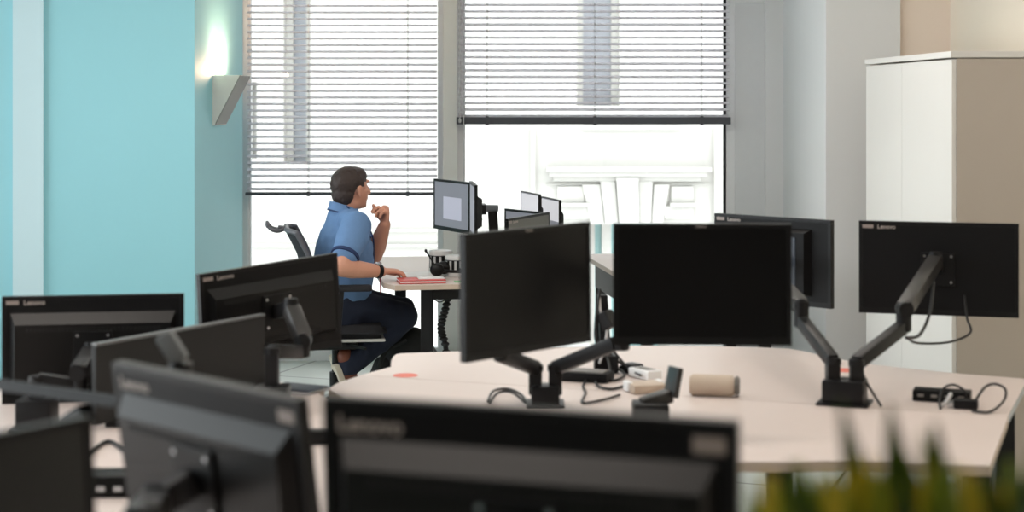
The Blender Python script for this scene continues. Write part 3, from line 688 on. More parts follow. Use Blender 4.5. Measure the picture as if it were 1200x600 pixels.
cable('pale grey connector lead curled in front of the docking box', [T(1104, 478) + Vector((0, 0, .006)), W(1110, 470, 5.08), W(1114, 462, 5.08)], 0.006, 'cablew')
# tangle behind the middle pair
p = T(688, 446)
r = thing('docking_box', 'flat black box under the cable tangle behind the middle screens', 'docking station', (p.x, p.y, 0.73))
MB().box(p + Vector((0, 0, 0.016)), (0.16, 0.09, 0.03), Rd, bev=0.004).build('body', M['blackm'], r, smooth=35)
MB().box(p + Vector((0.0, 0, 0.0325)), (0.13, 0.07, 0.003), Rd).build('lid_plate', M['greypl'], r)
p = T(710, 436)
r = thing('cable_post', 'upright black post behind the gap between the middle screens', 'post', (p.x, p.y, 0.73))
MB().box(p + Vector((0, 0, 0.03)), (0.08, 0.08, 0.06), bev=0.006).build('base', M['darkm'], r)
b = MB(); b.bar(p + Vector((0, 0, 0.05)), W(706, 345, p.y), 0.035, 0.035, bev=0.005); b.build('pole', M['darkm'], r)
MB().bar(W(706, 378, p.y - 0.02), W(717, 372, p.y - 0.04), 0.05, 0.06, bev=0.006).build('clip', M['darkm'], r)
Z6 = Vector((0, 0, .006))
cable('white cable running down the post between the middle screens', [W(702, 345, p.y - .03), W(704, 366, p.y - .035), W(711, 385, p.y - .045), W(709, 403, p.y - .045), W(703, 425, p.y - .05)], 0.0045, 'cablew')
cable('black cable bowing left off the post between the middle screens', [W(703, 340, p.y - .03), W(698, 380, p.y - .04), W(699, 400, p.y - .05), W(712, 420, p.y - .055), T(716, 443) + Z6], 0.005)
cable('black lead trailing forward from the tangle in an S-curve', [T(700, 440) + Z6 * 3, T(684, 452) + Z6, T(686, 462) + Z6, T(683, 474) + Z6, T(705, 471) + Z6, T(726, 465) + Z6], 0.004)
cable('black lead curving under the tangle towards the beige adapter', [T(697, 447) + Z6, T(702, 455) + Z6, T(716, 458) + Z6, T(730, 455) + Z6], 0.0045)
cable('black lead sloping from the post down to the black plug', [W(712, 412, p.y - .02), W(728, 426, p.y - .04), T(741, 438) + Z6 * 3], 0.0045)
cable('black lead sloping from the post down to the beige adapter', [W(714, 405, p.y - .03), W(735, 430, p.y - .05), T(750, 446) + Z6 * 3], 0.004)
cable('black lead lying in loops at the foot of the post', [T(700, 437) + Z6, T(716, 448) + Z6, T(732, 444) + Z6 * 2, T(722, 436) + Z6 * 2, T(706, 440) + Z6 * 2], 0.0045)
cable('black cable coiled flat in front of the left middle screen', [T(572, 472) + Z6, T(578, 463) + Z6 * 2, T(594, 460) + Z6 * 2, T(610, 464) + Z6, T(616, 474) + Z6, T(600, 466.5) + Z6 * 3, T(584, 467) + Z6 * 3, T(574, 474) + Z6], 0.004)
p = T(741, 438)
r = thing('plug_block', 'black plug block at the end of the cable tangle', 'plug', (p.x, p.y, 0.73))
MB().box(p + Vector((0, 0, 0.018)), (0.05, 0.06, 0.034), Matrix.Rotation(0.6, 3, 'Z'), bev=0.006).build('body', M['black'], r, smooth=35)
MB().box(p + Vector((-0.03, 0.03, 0.018)), (0.02, 0.02, 0.012), Matrix.Rotation(0.6, 3, 'Z'), bev=0.003).build('cable_grip', M['darkm'], r, smooth=35)
p = T(756, 443)
r = thing('power_brick', 'white power brick beside the black plug block', 'power adapter', (p.x, p.y, 0.73))
MB().box(p + Vector((0, 0, 0.016)), (0.06, 0.11, 0.03), Matrix.Rotation(0.55, 3, 'Z'), bev=0.006).build('body', M['paper'], r, smooth=35)
MB().box(p + Vector((0.0, 0, 0.0315)), (0.035, 0.07, 0.002), Matrix.Rotation(0.55, 3, 'Z')).build('label_patch', M['greypl'], r)
p = T(757, 459)
r = thing('extension_block', 'beige extension block with white ends between the tangle and the bare arm', 'extension lead', (p.x, p.y, 0.73))
Rq = Matrix.Rotation(0.25, 3, 'Z')
MB().box(p + Vector((0, 0, 0.015)), (0.11, 0.10, 0.028), Rq, bev=0.006).build('body', M['beigepl'], r, smooth=35)
for s_ in (-1, 1): MB().box(p + Vector((0, 0, 0.017)) + Rq @ Vector((s_ * 0.052, 0.02, 0)), (0.02, 0.05, 0.03), Rq, bev=0.005).build('end_socket', M['paper'], r, smooth=35)
# dark laptop at the far corner of the left desk, dark box on the strip of desk
r = thing('tablet', 'dark blue tablet with pale edge on the back corner of the left desk', 'tablet', (-0.675, 5.40, 0.73))
Rl = Matrix.Rotation(-0.5, 3, 'Z'); pc_ = Vector((-0.675, 5.38, 0.73))
MB().box(pc_ + Vector((0, 0, 0.006)), (0.17, 0.115, 0.010), Rl, bev=0.002).build('case', M['metal'], r)
MB().box(pc_ + Vector((0, 0, 0.0125)), (0.163, 0.108, 0.003), Rl, bev=0.001).build('lid', mat('dark_blue_lid', S(34, 44, 62), 0.4), r)
p = T(374, 520)
r = thing('usb_hub', 'small black hub on the desk strip between the two near monitor backs', 'hub', (p.x, p.y, 0.73))
MB().box(p + Vector((-0.02, 0, 0.02)), (0.11, 0.05, 0.035), bev=0.005).build('body', M['black'], r, smooth=35)
MB().box(p + Vector((0.038, 0, 0.02)), (0.014, 0.02, 0.014), bev=0.002).build('plug', M['metal'], r, smooth=35)
p = T(134, 578)
r = thing('docking_box', 'black docking box on the left desk beside the large blurred monitor back', 'docking station', (p.x, p.y, 0.73))
MB().box(p + Vector((0, 0, 0.025)), (0.17, 0.10, 0.05), bev=0.005).build('body', M['blackm'], r, smooth=35)
b = MB()
for i in range(4): b.box(p + Vector((-0.06 + i * 0.04, -0.0515, 0.022)), (0.02, 0.003, 0.012))
b.build('sockets', M['metal'], r)
cable('black cable crossing the left desk below the folded screen', [T(100, 540) + Z6, T(125, 520) + Z6, T(145, 530) + Z6, T(165, 545) + Z6], 0.006)

# ------------------------------------------------------------------ the man's desk: papers, notebooks, headset, tubs, phone, arms
def dk(u, v, z=0.73): q = a0 + ua * u + va_ * v; return Vector((q.x, q.y, z))
Rm = Matrix.Rotation(math.atan2(ua.y, ua.x), 3, 'Z')
r = thing('notebook', 'red notebook under the man\'s hand', 'notebook', dk(0.14, 0.10))
MB().box(dk(0.14, 0.10, 0.7335), (0.23, 0.15, 0.004), Rm, bev=0.001).build('cover', M['red'], r)
MB().box(dk(0.14, 0.10, 0.7395), (0.222, 0.143, 0.008), Rm).build('pages', M['paper'], r)
MB().box(dk(0.14, 0.10, 0.7455), (0.23, 0.15, 0.004), Rm, bev=0.001).build('front_cover', M['red'], r)
tag(MB().box(dk(0.19, 0.12, 0.7495), (0.13, 0.10, 0.003), Rm).build('paper_pad', M['paper']), 'small white pad on the red notebook', 'paper pad')
tag(MB().box(dk(0.20, 0.46, 0.7325), (0.30, 0.21, 0.004), Matrix.Rotation(0.3, 3, 'Z')).build('paper_sheets', M['paper']), 'loose white papers behind the man\'s hand', 'papers')
tag(MB().box(dk(0.345, 0.08, 0.732), (0.08, 0.06, 0.003), Rm).build('note_card', M['greenp']), 'small green card near the desk edge', 'card')
r = thing('headset', 'black headset with upright boom microphone on the man\'s desk', 'headset', dk(0.22, 0.25))
hc = W(512, 316, dk(0.22, 0.25).y)
b = MB(); b.ball(hc + Vector((0, 0, 0.0)), (0.036, 0.022, 0.034), 18); b.build('ear_cushion', M['black'], r, smooth=True)
MB().ball(hc + Vector((0.03, 0.09, 0)), (0.036, 0.022, 0.034), 18).build('ear_cushion', M['black'], r, smooth=True)
MB().tube([hc, hc + Vector((0.06, 0.0, -0.008)), hc + Vector((0.12, 0.03, -0.012)), hc + Vector((0.10, 0.09, -0.005)), hc + Vector((0.03, 0.09, 0))], 0.008).build('headband', M['black'], r, smooth=True)
bt = W(499, 294, hc.y); b = MB(); b.tube([hc, hc.lerp(bt, 0.5) + Vector((0.002, 0, 0)), bt], 0.0042); b.ball(bt, (0.007, 0.007, 0.009), 10); b.build('boom_microphone', M['black'], r, smooth=True)
def tub(label, c, rad, hh):
    r = thing('storage_tub', label, 'tub', c, group='black and white tubs')
    c = Vector(c)
    MB().cyl(c, c + Vector((0, 0, hh * 0.25)), rad, 28, bev=0.003).build('base_ring', M['paper'], r, smooth=40)
    MB().cyl(c + Vector((0, 0, hh * 0.25)), c + Vector((0, 0, hh * 0.8)), rad * 0.97, 28).build('body', M['black'], r, smooth=40)
    b = MB()
    for k in range(5):
        a = -PI / 2 + (k - 2) * 0.5; b.box(c + Vector((math.cos(a) * rad * 0.965, math.sin(a) * rad * 0.965, hh * 0.52)), (0.012, 0.006, hh * 0.5), Matrix.Rotation(a + PI / 2, 3, 'Z'), bev=0.001)
    b.build('pale_ribs', M['cablew'], r)
    MB().cyl(c + Vector((0, 0, hh * 0.8)), c + Vector((0, 0, hh)), rad, 28, bev=0.003).build('lid', M['paper'], r, smooth=40)
    return r
tub('white-lidded black tub behind the headset, the left one', dk(0.29, 0.50), 0.062, 0.12)
tub('white-lidded black tub right of the headset, half hidden by the middle screen', dk(0.35, 0.36), 0.055, 0.105)
# arms of his two monitors
r = thing('monitor_mount', 'black bent arm behind the edge-on monitor by the window', 'monitor arm', dk(0.60, 0.62))
bq = dk(0.60, 0.62); MB().box(bq + Vector((0, 0, 0.02)), (0.14, 0.12, 0.04), bev=0.006).build('base', M['darkm'], r)
MB().bar(bq + Vector((0, 0, 0.03)), W(577, 243, 8.9), 0.05, 0.045, bev=0.006, up=Vector((0, 1, 0))).build('upright', M['darkm'], r)
MB().bar(W(579, 244, 8.9), W(561, 244, 8.62), 0.05, 0.035, bev=0.005).build('crossbar', M['darkm'], r)
mN, mM = mount(MON['N']), mount(MON['M'])
MB().bar(W(563, 244, 8.65), mN, 0.05, 0.05, bev=0.005).build('tilt_head', M['darkm'], r)
MB().bar(W(575, 245, 8.9), mM, 0.03, 0.03, bev=0.005).build('side_arm', M['darkm'], r)
# cable spine and tray under the desk
pts = [dk(0.30, 0.2, 0.69), W(522, 362, dk(0.3, 0.2).y), W(517, 385, dk(0.3, 0.2).y), W(523, 412, dk(0.3, 0.2).y), dk(0.30, 0.2, 0.02)]
b = MB(); path = smooth_path(pts, 10)
b.tube(pts, 0.013)
for q in path[::2]: b.ball(q, (0.022, 0.022, 0.012), 10)
tag(b.build('cable_spine', M['cable'], None, smooth=True), 'black jointed cable spine hanging under the man\'s desk', 'cable spine')
cable('thin black cable sagging under the man\'s desk', [dk(0.19, 0.12, 0.66), dk(0.24, 0.14, 0.625), dk(0.30, 0.17, 0.655)], 0.003)
r = thing('under_desk_tray', 'black cable tray hung under the man\'s desk', 'cable tray', dk(0.42, 0.30, 0.62))
MB().box(dk(0.42, 0.26, 0.668), (0.36, 0.10, 0.055), Rm, bev=0.006).build('tray', M['darkm'], r)
for s_ in (-1, 1): MB().box(dk(0.42 + s_ * 0.12, 0.26, 0.70), (0.02, 0.08, 0.012), Rm).build('bracket', M['darkm'], r)
# modesty panel of the facing desk
r = thing('modesty_panel', 'black slanting panel under the edge of the facing desk, in the screen gap', 'desk panel', (0.53, 9.1, 0.56))
off2 = Vector((0.035, 0.005, 0))
MB().bar(Vector((e1.x, e1.y + 0.1, 0.632)) + off2, Vector((e0.x, e0.y, 0.632)) + off2, 0.018, 0.135, bev=0.003).build('panel', M['blackm'], r)
for t_ in (0.25, 0.75):
    q = e1.lerp(e0, t_); MB().box((q.x + 0.052, q.y, 0.65), (0.014, 0.05, 0.10), bev=0.002).build('bracket', M['darkm'], r)

# ------------------------------------------------------------------ backpack under the man's desk
bp = dk(0.10, 0.55, 0.0); bp = Vector((W(480, 412, 8.95).x, 8.95, 0.0))
r = thing('backpack', 'black backpack on the floor under the man\'s desk', 'backpack', bp)
b = MB(); b.loft([bp + Vector((0, 0, 0.06)), bp + Vector((0, 0, 0.18)), bp + Vector((0.0, 0, 0.30)), bp + Vector((-0.01, 0, 0.385))], [(0.12, 0.15), (0.13, 0.165), (0.12, 0.15), (0.06, 0.10)], 24)
b.build('body', M['bag'], r, smooth=True)
MB().loft([bp + Vector((-0.11, -0.06, 0.08)), bp + Vector((-0.12, -0.06, 0.18)), bp + Vector((-0.10, -0.06, 0.26))], [(0.045, 0.09), (0.05, 0.095), (0.035, 0.08)], 20).build('front_pocket', M['bag'], r, smooth=True)
MB().tube([bp + Vector((0.0, 0.03, 0.40)), bp + Vector((-0.01, 0.03, 0.44)), bp + Vector((-0.03, -0.03, 0.44)), bp + Vector((-0.03, -0.04, 0.40))], 0.009).build('grab_handle', M['bag'], r, smooth=True)
MB().tube([bp + Vector((-0.02, -0.10, 0.385)), bp + Vector((-0.12, -0.13, 0.33)), bp + Vector((-0.155, -0.13, 0.2)), bp + Vector((-0.14, -0.12, 0.05))], 0.012).build('strap', M['bag'], r, smooth=True)

# ------------------------------------------------------------------ office chair
cc = Vector((-0.90, 8.70, 0)); ca_ = math.radians(8); Rc = Matrix.Rotation(ca_, 3, 'Z')
r = thing('office_chair', 'black office chair the man sits on, its back bracket sticking up behind him', 'office chair', cc, Rc)
def L_(x, y, z): return cc + Rc @ Vector((x, y, z))
s = MB()
t = bmesh.new(); bmesh.ops.create_cube(t, size=1)
for v in t.verts: v.co = Vector((v.co.x * 0.46, v.co.y * 0.48, v.co.z * 0.065))
bmesh.ops.bevel(t, geom=t.edges[:], offset=0.028, segments=3, affect='EDGES'); t.transform(Matrix.Translation(L_(0.02, 0, 0.475)) @ Rc.to_4x4()); s.add(t)
s.build('seat', M['chairblk'], r, smooth=True)
MB().box(L_(0.02, 0, 0.437), (0.44, 0.46, 0.014), Rc, bev=0.006).build('seat_rim', M['chairrim'], r, smooth=35)
MB().box(L_(-0.01, 0, 0.40), (0.24, 0.16, 0.06), Rc, bev=0.015).build('mechanism', M['darkm'], r, smooth=35)
MB().bar(L_(0.06, -0.08, 0.40), L_(0.14, -0.25, 0.40), 0.012, 0.012).build('lever', M['darkm'], r)
b = MB(); b.cyl(L_(0, 0, 0.10), L_(0, 0, 0.25), 0.03, 20); b.cyl(L_(0, 0, 0.25), L_(0, 0, 0.38), 0.018, 20); b.build('gas_column', M['darkm'], r, smooth=40)
MB().cyl(L_(0, 0, 0.085), L_(0, 0, 0.125), 0.05, 20, bev=0.008).build('hub', M['darkm'], r, smooth=40)
for k in range(5):
    a = math.radians(18 + 72 * k); tipp = L_(0.31 * math.cos(a), 0.31 * math.sin(a), 0.078)
    MB().bar(L_(0.03 * math.cos(a), 0.03 * math.sin(a), 0.105), tipp, 0.045, 0.03, bev=0.008).build('base_leg', M['darkm'], r, smooth=35)
    ax2 = Vector((-math.sin(a), math.cos(a), 0)); ax2 = Rc @ ax2
    b = MB(); b.cyl(tipp + ax2 * 0.008 + Vector((0, 0, -0.049)), tipp + ax2 * 0.026 + Vector((0, 0, -0.049)), 0.028, 18, bev=0.004); b.cyl(tipp - ax2 * 0.026 + Vector((0, 0, -0.049)), tipp - ax2 * 0.008 + Vector((0, 0, -0.049)), 0.028, 18, bev=0.004)
    b.cyl(tipp + Vector((0, 0, -0.05)), tipp + Vector((0, 0, 0.0)), 0.008, 10); b.build('caster', M['black'], r, smooth=40)
prof = [(-0.24, 0.47), (-0.225, 0.55), (-0.185, 0.64), (-0.165, 0.72), (-0.165, 0.79), (-0.185, 0.86), (-0.215, 0.92), (-0.245, 0.975)]
def back_sheet(t, ys, m, name):
    b = MB(); rows = []
    for (x, z) in prof: rows.append([(x + 0.05 * (y / 0.23) ** 2, y, z) for y in ys])
    A = [[b.bm.verts.new(L_(*q)) for q in rw] for rw in rows]; B = [[b.bm.verts.new(L_(q[0] - t, q[1], q[2])) for q in rw] for rw in rows]
    n, mm = len(rows), len(ys)
    for i in range(n - 1):
        for j in range(mm - 1):
            b.bm.faces.new((A[i][j], A[i][j + 1], A[i + 1][j + 1], A[i + 1][j])); b.bm.faces.new((B[i][j], B[i + 1][j], B[i + 1][j + 1], B[i][j + 1]))
    for i in range(n - 1):
        for j in (0, mm - 1): b.bm.faces.new((A[i][j], A[i + 1][j], B[i + 1][j], B[i][j]))
    for j in range(mm - 1):
        for i in (0, n - 1): b.bm.faces.new((A[i][j], A[i][j + 1], B[i][j + 1], B[i][j]))
    return b.build(name, m, r, smooth=50)
back_sheet(0.012, [-0.21 + 0.42 * k / 8 for k in range(9)], M['chairblk'], 'backrest')
for sy in (-1, 1):
    b = MB(); b.tube([L_(x + 0.045, sy * 0.215, z) for x, z in prof], 0.013, 10); b.build('back_frame', M['chairgrey'], r, smooth=True)
b = MB(); b.tube([L_(-0.20 , y, 0.975 + 0.01 * (1 - (y / 0.22) ** 2)) if abs(y) > 0.2 else L_(-0.245, y, 0.985) for y in (-0.215, -0.15, 0, 0.15, 0.215)], 0.013, 10); b.build('top_rail', M['chairgrey'], r, smooth=True)
MB().tube([L_(-0.10, 0, 0.41), L_(-0.24, 0, 0.42), L_(-0.29, 0, 0.50), L_(-0.255, 0, 0.62)], 0.02, 12).build('spine', M['darkm'], r, smooth=True)
hgr = MB(); hp = W(341, 268, 8.58)
hgr.bar(L_(-0.245, 0.0, 0.985), L_(-0.29, 0.0, 0.99), 0.06, 0.018, bev=0.004); hgr.tube([L_(-0.25, -0.06, 0.988), L_(-0.29, -0.07, 0.975), L_(-0.325, -0.07, 0.985), L_(-0.345, -0.06, 1.01)], 0.009); hgr.tube([L_(-0.25, 0.06, 0.988), L_(-0.29, 0.07, 0.975), L_(-0.325, 0.07, 0.985), L_(-0.345, 0.06, 1.01)], 0.009)
hgr.tube([L_(-0.342, -0.065, 1.0), L_(-0.345, 0, 1.005), L_(-0.342, 0.065, 1.0)], 0.010)
hgr.build('headrest_bracket', M['chairgrey'], r, smooth=True)
for sy in (-1, 1):
    b = MB(); b.box(L_(0.05, sy * 0.275, 0.705), (0.24, 0.075, 0.03), Rc, bev=0.012); pad = b.build('armrest', M['chairblk'], r, smooth=True)
    b = MB(); b.bar(L_(0.0, sy * 0.275, 0.43), L_(0.02, sy * 0.275, 0.695), 0.045, 0.025, bev=0.005); b.bar(L_(0.0, sy * 0.12, 0.425), L_(0.0, sy * 0.285, 0.425), 0.045, 0.02, bev=0.004); b.build('arm_post', M['darkm'], r, smooth=35)

# ------------------------------------------------------------------ the man
def fuse(mb, name, m, parent, voxel, smooth_it=4, fac=0.5, cut=None):
    bm = mb.bm; bmesh.ops.recalc_face_normals(bm, faces=bm.faces[:])
    me = bpy.data.meshes.new('t'); bm.to_mesh(me); bm.free()
    o = bpy.data.objects.new('t', me); COL.objects.link(o)
    md_ = o.modifiers.new('r', 'REMESH'); md_.mode = 'VOXEL'; md_.voxel_size = voxel
    sm = o.modifiers.new('s', 'SMOOTH'); sm.factor = fac; sm.iterations = smooth_it
    dg = bpy.context.evaluated_depsgraph_get(); me2 = bpy.data.meshes.new_from_object(o.evaluated_get(dg))
    bpy.data.objects.remove(o); bpy.data.meshes.remove(me)
    out = MB(); out.bm.from_mesh(me2); bpy.data.meshes.remove(me2)
    if cut: cut(out.bm)
    return out.build(name, m, parent, smooth=True)

th_ = math.radians(20); fw = Vector((math.cos(th_), math.sin(th_), 0)); rt = Vector((math.sin(th_), -math.cos(th_), 0)); UP = Vector((0, 0, 1))
H0 = Vector((-0.885, 8.72, 0.60))
sh_c = Vector((-0.86, 8.71, 1.005))
shR, shL = sh_c + rt * 0.185 + fw * 0.02, sh_c - rt * 0.185 + fw * 0.03
elR = W(399, 314, 8.36); wrR = W(446, 318, 8.50)
elL = W(438, 300, 8.84); wrL = W(451, 263, 8.72)
hipR, hipL = H0 + rt * 0.10 + Vector((0, 0, -0.01)), H0 - rt * 0.10 + Vector((0, 0, -0.01))
knR = W(474, 371, 8.84); knL = W(471, 364, 9.02)
anR = W(405, 432, 8.70); anL = W(402, 421, 8.95)
hdir = math.radians(42); hf = Vector((math.cos(hdir), math.sin(hdir), 0.04)).normalized(); hr = hf.cross(UP).normalized()
HC = W(412, 221.5, 8.72)
man = thing('person', 'man in a blue polo shirt seated at the window desk, hand raised to his chin', 'person', (-0.90, 8.70, 0.0))

skinb = MB()
# head: skull, face mass, jaw, nose, ears, neck
Rh = Matrix((hf, -hr, hr.cross(hf) * 1.0)).transposed()
Rh = Matrix((hf, UP.cross(hf).normalized(), hf.cross(UP.cross(hf).normalized()))).transposed()
def hp_(x, y, z): return HC + Rh @ Vector((x, y, z))
skinb.ball(hp_(-0.012, 0, 0.028), (0.096, 0.076, 0.082), 24, Rh)
skinb.ball(hp_(0.028, 0, -0.02), (0.062, 0.062, 0.085), 24, Rh)
skinb.ball(hp_(0.038, 0, -0.07), (0.046, 0.045, 0.036), 20, Rh)
skinb.ball(hp_(0.068, 0, -0.088), (0.020, 0.022, 0.016), 14, Rh)           # chin
skinb.loft([hp_(0.083, 0, 0.022), hp_(0.098, 0, -0.006), hp_(0.107, 0, -0.024)], [0.009, 0.012, 0.014], 12)   # nose
skinb.ball(hp_(0.094, 0.011, -0.028), (0.011, 0.008, 0.008), 10, Rh); skinb.ball(hp_(0.094, -0.011, -0.028), (0.011, 0.008, 0.008), 10, Rh)
skinb.ball(hp_(0.082, 0, 0.036), (0.014, 0.045, 0.010), 12, Rh)            # brow
skinb.ball(hp_(0.086, 0, -0.050), (0.010, 0.022, 0.006), 12, Rh); skinb.ball(hp_(0.085, 0, -0.060), (0.010, 0.019, 0.006), 12, Rh)   # lips
for sd in (-1, 1):
    skinb.ball(hp_(0.058, sd * 0.036, -0.012), (0.020, 0.018, 0.020), 12, Rh)   # cheek
    skinb.ball(hp_(-0.004, sd * 0.079, -0.008), (0.018, 0.007, 0.031), 14, Rh)  # ear
    skinb.ball(hp_(-0.008, sd * 0.083, 0.004), (0.017, 0.006, 0.016), 12, Rh)
nk = sh_c + Vector((0, 0, 0.045)) + fw * 0.0
skinb.loft([nk + Vector((0, 0, -0.06)), nk + Vector((0, 0, 0.03)), hp_(-0.015, 0, -0.06), hp_(-0.01, 0, -0.02)], [0.068, 0.062, 0.060, 0.058], 20)
# torso, hips, legs under the clothes, so the body is one piece
skinb.loft([H0, H0.lerp(sh_c, 0.35), H0.lerp(sh_c, 0.7), sh_c + Vector((0, 0, -0.01)), sh_c + Vector((0, 0, 0.03))], [(0.145, 0.10), (0.15, 0.105), (0.155, 0.10), (0.14, 0.08), (0.08, 0.06)], 24, ref=fw)
def limb(mb, pts, rad, n=16): mb.loft(pts, rad, n)
def arm(mb, sh, el, wr):
    limb(mb, [sh, sh.lerp(el, 0.35), sh.lerp(el, 0.75), el], [0.056, 0.053, 0.047, 0.043])
    limb(mb, [el, el.lerp(wr, 0.3), el.lerp(wr, 0.7), wr], [0.044, 0.047, 0.038, 0.030])
arm(skinb, shR, elR, wrR); arm(skinb, shL, elL, wrL)
def leg(mb, hp, kn, an, k=1.0):
    limb(mb, [hp, hp.lerp(kn, 0.5), kn], [0.083 * k, 0.073 * k, 0.057 * k], 20)
    limb(mb, [kn, kn.lerp(an, 0.35), kn.lerp(an, 0.75), an], [0.056 * k, 0.058 * k, 0.043 * k, 0.036 * k], 20)
leg(skinb, hipR, knR, anR, 0.92); leg(skinb, hipL, knL, anL, 0.92)
# right hand, palm down on the notebook, fingers forward
def hand(mb, wr, d, side, nrm, curls, thumb, fr=0.0088, length=(0.072, 0.08, 0.075, 0.06), spread=0.10, bend=None):
    """d: palm direction, side: towards the thumb, nrm: back of the hand; curls: bend per finger segment towards the palm."""
    d, side, nrm = d.normalized(), side.normalized(), nrm.normalized()
    pe_ = wr + d * 0.088
    mb.loft([wr - d * 0.01, wr + d * 0.03, wr + d * 0.065, pe_], [(0.024, 0.020), (0.036, 0.017), (0.041, 0.015), (0.037, 0.012)], 16, ref=nrm)
    for i in range(4):
        o = (1.5 - i) * 0.0195; base = wr + d * (0.072 - 0.006 * abs(1.2 - i)) + side * o
        dr = (d + side * spread * (1.5 - i)).normalized(); p = base; pts = [p]; ang = 0
        for sgm, fr_ in enumerate((0.46, 0.30, 0.24)):
            ang += curls[i][sgm]
            v = dr * math.cos(ang) - nrm * math.sin(ang); p = p + v * length[i] * fr_ * (1.25 if sgm == 0 else 1.0); pts.append(p)
        mb.loft(pts, [fr * 1.08, fr, fr * 0.92, fr * 0.8], 12)
    tb = wr + d * 0.022 + side * 0.026; td = (d * thumb[0] + side * thumb[1] - nrm * thumb[2]).normalized()
    t2_ = (d * (thumb[0] + 0.35) + side * (thumb[1] - 0.45) - nrm * thumb[2]).normalized()
    mb.loft([tb - td * 0.012, tb + td * 0.035, tb + td * 0.035 + t2_ * 0.034, tb + td * 0.035 + t2_ * 0.058], [0.016, 0.0125, 0.0105, 0.009], 12)
dR = (W(489, 318.5, 8.60) - wrR); dR.z = -0.006
nR = Vector((0, 0, 1)); sR = Vector((dR.y * -1, dR.x, 0)).normalized()                # his thumb side of the right hand is away from us
hand(skinb, wrR, dR, sR, nR + dR.normalized() * 0.12, [(0.18, 0.5, 0.45), (0.12, 0.45, 0.4), (0.15, 0.5, 0.4), (0.2, 0.5, 0.45)], (0.75, 0.55, 0.25))
# left hand raised by the chin, fingers curled back towards the face
dL = Vector((0.02, -0.03, 1.0)); nL = (Vector((0.80, 0.05, 0.25)) - rt * 0.4)
sL = dL.cross(nL); 
hand(skinb, wrL, dL, -Vector((0.25, 0.9, 0)) * 0 + nL.cross(dL).normalized() * -1, nL, [(0.75, 0.9, 0.55), (0.85, 0.95, 0.6), (1.0, 1.05, 0.7), (1.1, 1.1, 0.7)], (0.75, 0.35, 0.55))
body = fuse(skinb, 'body', M['skin'], man, 0.0048, 3, 0.5)

# hair: a cap over the skull, cropped at the hairline
hb = MB()
hb.ball(hp_(-0.016, 0, 0.030), (0.102, 0.082, 0.088), 28, Rh); hb.ball(hp_(-0.045, 0, -0.02), (0.066, 0.070, 0.070), 24, Rh)
hb.ball(hp_(0.02, 0, 0.062), (0.068, 0.066, 0.052), 20, Rh)
def cut_hair(bm):
    inv = Rh.inverted()
    kill = []
    for v in bm.verts:
        q = inv @ (v.co - HC)
        lim = 0.066 if q.z > 0.062 else (0.020 + max(0, (q.z - 0.0)) * 0.75 if q.z > 0.0 else -0.028 - max(0, -q.z) * 0.25)
        if abs(q.y) > 0.045 and q.z < 0.035: lim = min(lim, 0.030 if q.z > 0.012 else -0.022)
        if q.x > lim or q.z < -0.082: kill.append(v)
    bmesh.ops.delete(bm, geom=kill, context='VERTS')
    for v in bm.verts: v.co += v.normal * (0.0025 * noise.noise(v.co * 70))
fuse(hb, 'hair', M['hair'], man, 0.004, 2, 0.5, cut_hair)

# polo shirt: torso and short sleeves, open below the hem
sh = MB()
tor = [H0 + Vector((-0.01, 0, -0.005)), H0 + fw * 0.005 + Vector((0, 0, 0.05)), H0.lerp(sh_c, 0.45) + fw * 0.015, H0.lerp(sh_c, 0.75) + fw * 0.012, sh_c + Vector((0, 0, -0.03)), sh_c + Vector((0, 0, 0.025))]
sh.loft(tor, [(0.184, 0.142), (0.190, 0.155), (0.192, 0.155), (0.194, 0.142), (0.178, 0.108), (0.10, 0.078)], 32, ref=fw)
for s0, e0_ in ((shR, elR), (shL, elL)):
    sh.loft([sh_c.lerp(s0, 0.55) + Vector((0, 0, 0.01)), s0 + Vector((0, 0, 0.005)), s0.lerp(e0_, 0.35), s0.lerp(e0_, 0.66)], [0.072, 0.081, 0.079, 0.072], 24)
sh.loft([sh_c + Vector((0, 0, 0.0)), sh_c + Vector((0, 0, 0.045)) , nk + Vector((0, 0, 0.03))], [(0.12, 0.09), (0.09, 0.08), (0.072, 0.072)], 24, ref=fw)
def wrinkle(bm):
    for v in bm.verts:
        q = v.co; v.co += v.normal * (0.006 * noise.noise(Vector((q.x * 16, q.y * 10, q.z * 9))) + 0.003 * noise.noise(q * 30))
shirt = fuse(sh, 'polo_shirt', M['polo'], man, 0.008, 5, 0.5, wrinkle)
# sleeve hems and collar
for s0, e0_ in ((shR, elR), (shL, elL)):
    a_ = s0.lerp(e0_, 0.655); dv = (e0_ - s0).normalized()
    MB().loft([a_ + dv * 0.012, a_ + dv * 0.028], [0.0735, 0.0725], 28, round_ends=False).build('sleeve_hem', M['polod'], shirt, smooth=40)
def collar(r0, r1, z0, z1, m, name, tilt=0.10):
    b = MB(); n = 28; rows = []
    for (rr_, z_) in ((r0, z0), (r1, z1), (r1 - 0.006, z1), (r0 - 0.006, z0)):
        rows.append([])
        for k in range(n + 1):
            a = math.radians(18) + (2 * PI - math.radians(36)) * k / n          # open at the throat
            dirv = fw * math.cos(a) + rt * math.sin(a)
            rows[-1].append(b.bm.verts.new(nk + dirv * rr_ + Vector((0, 0, z_ - tilt * rr_ * math.cos(a)))))
    for i in range(4):
        for k in range(n): b.bm.faces.new((rows[i][k], rows[i][k + 1], rows[(i + 1) % 4][k + 1], rows[(i + 1) % 4][k]))
    for k in (0, n): b.bm.faces.new([rows[i][k] for i in range(4)])
    return b.build(name, m, shirt, smooth=50)
collar(0.082, 0.069, 0.004, 0.050, M['polo'], 'collar', 0.30)
collar(0.0845, 0.0825, 0.000, 0.008, M['polod'], 'collar_trim', 0.30)
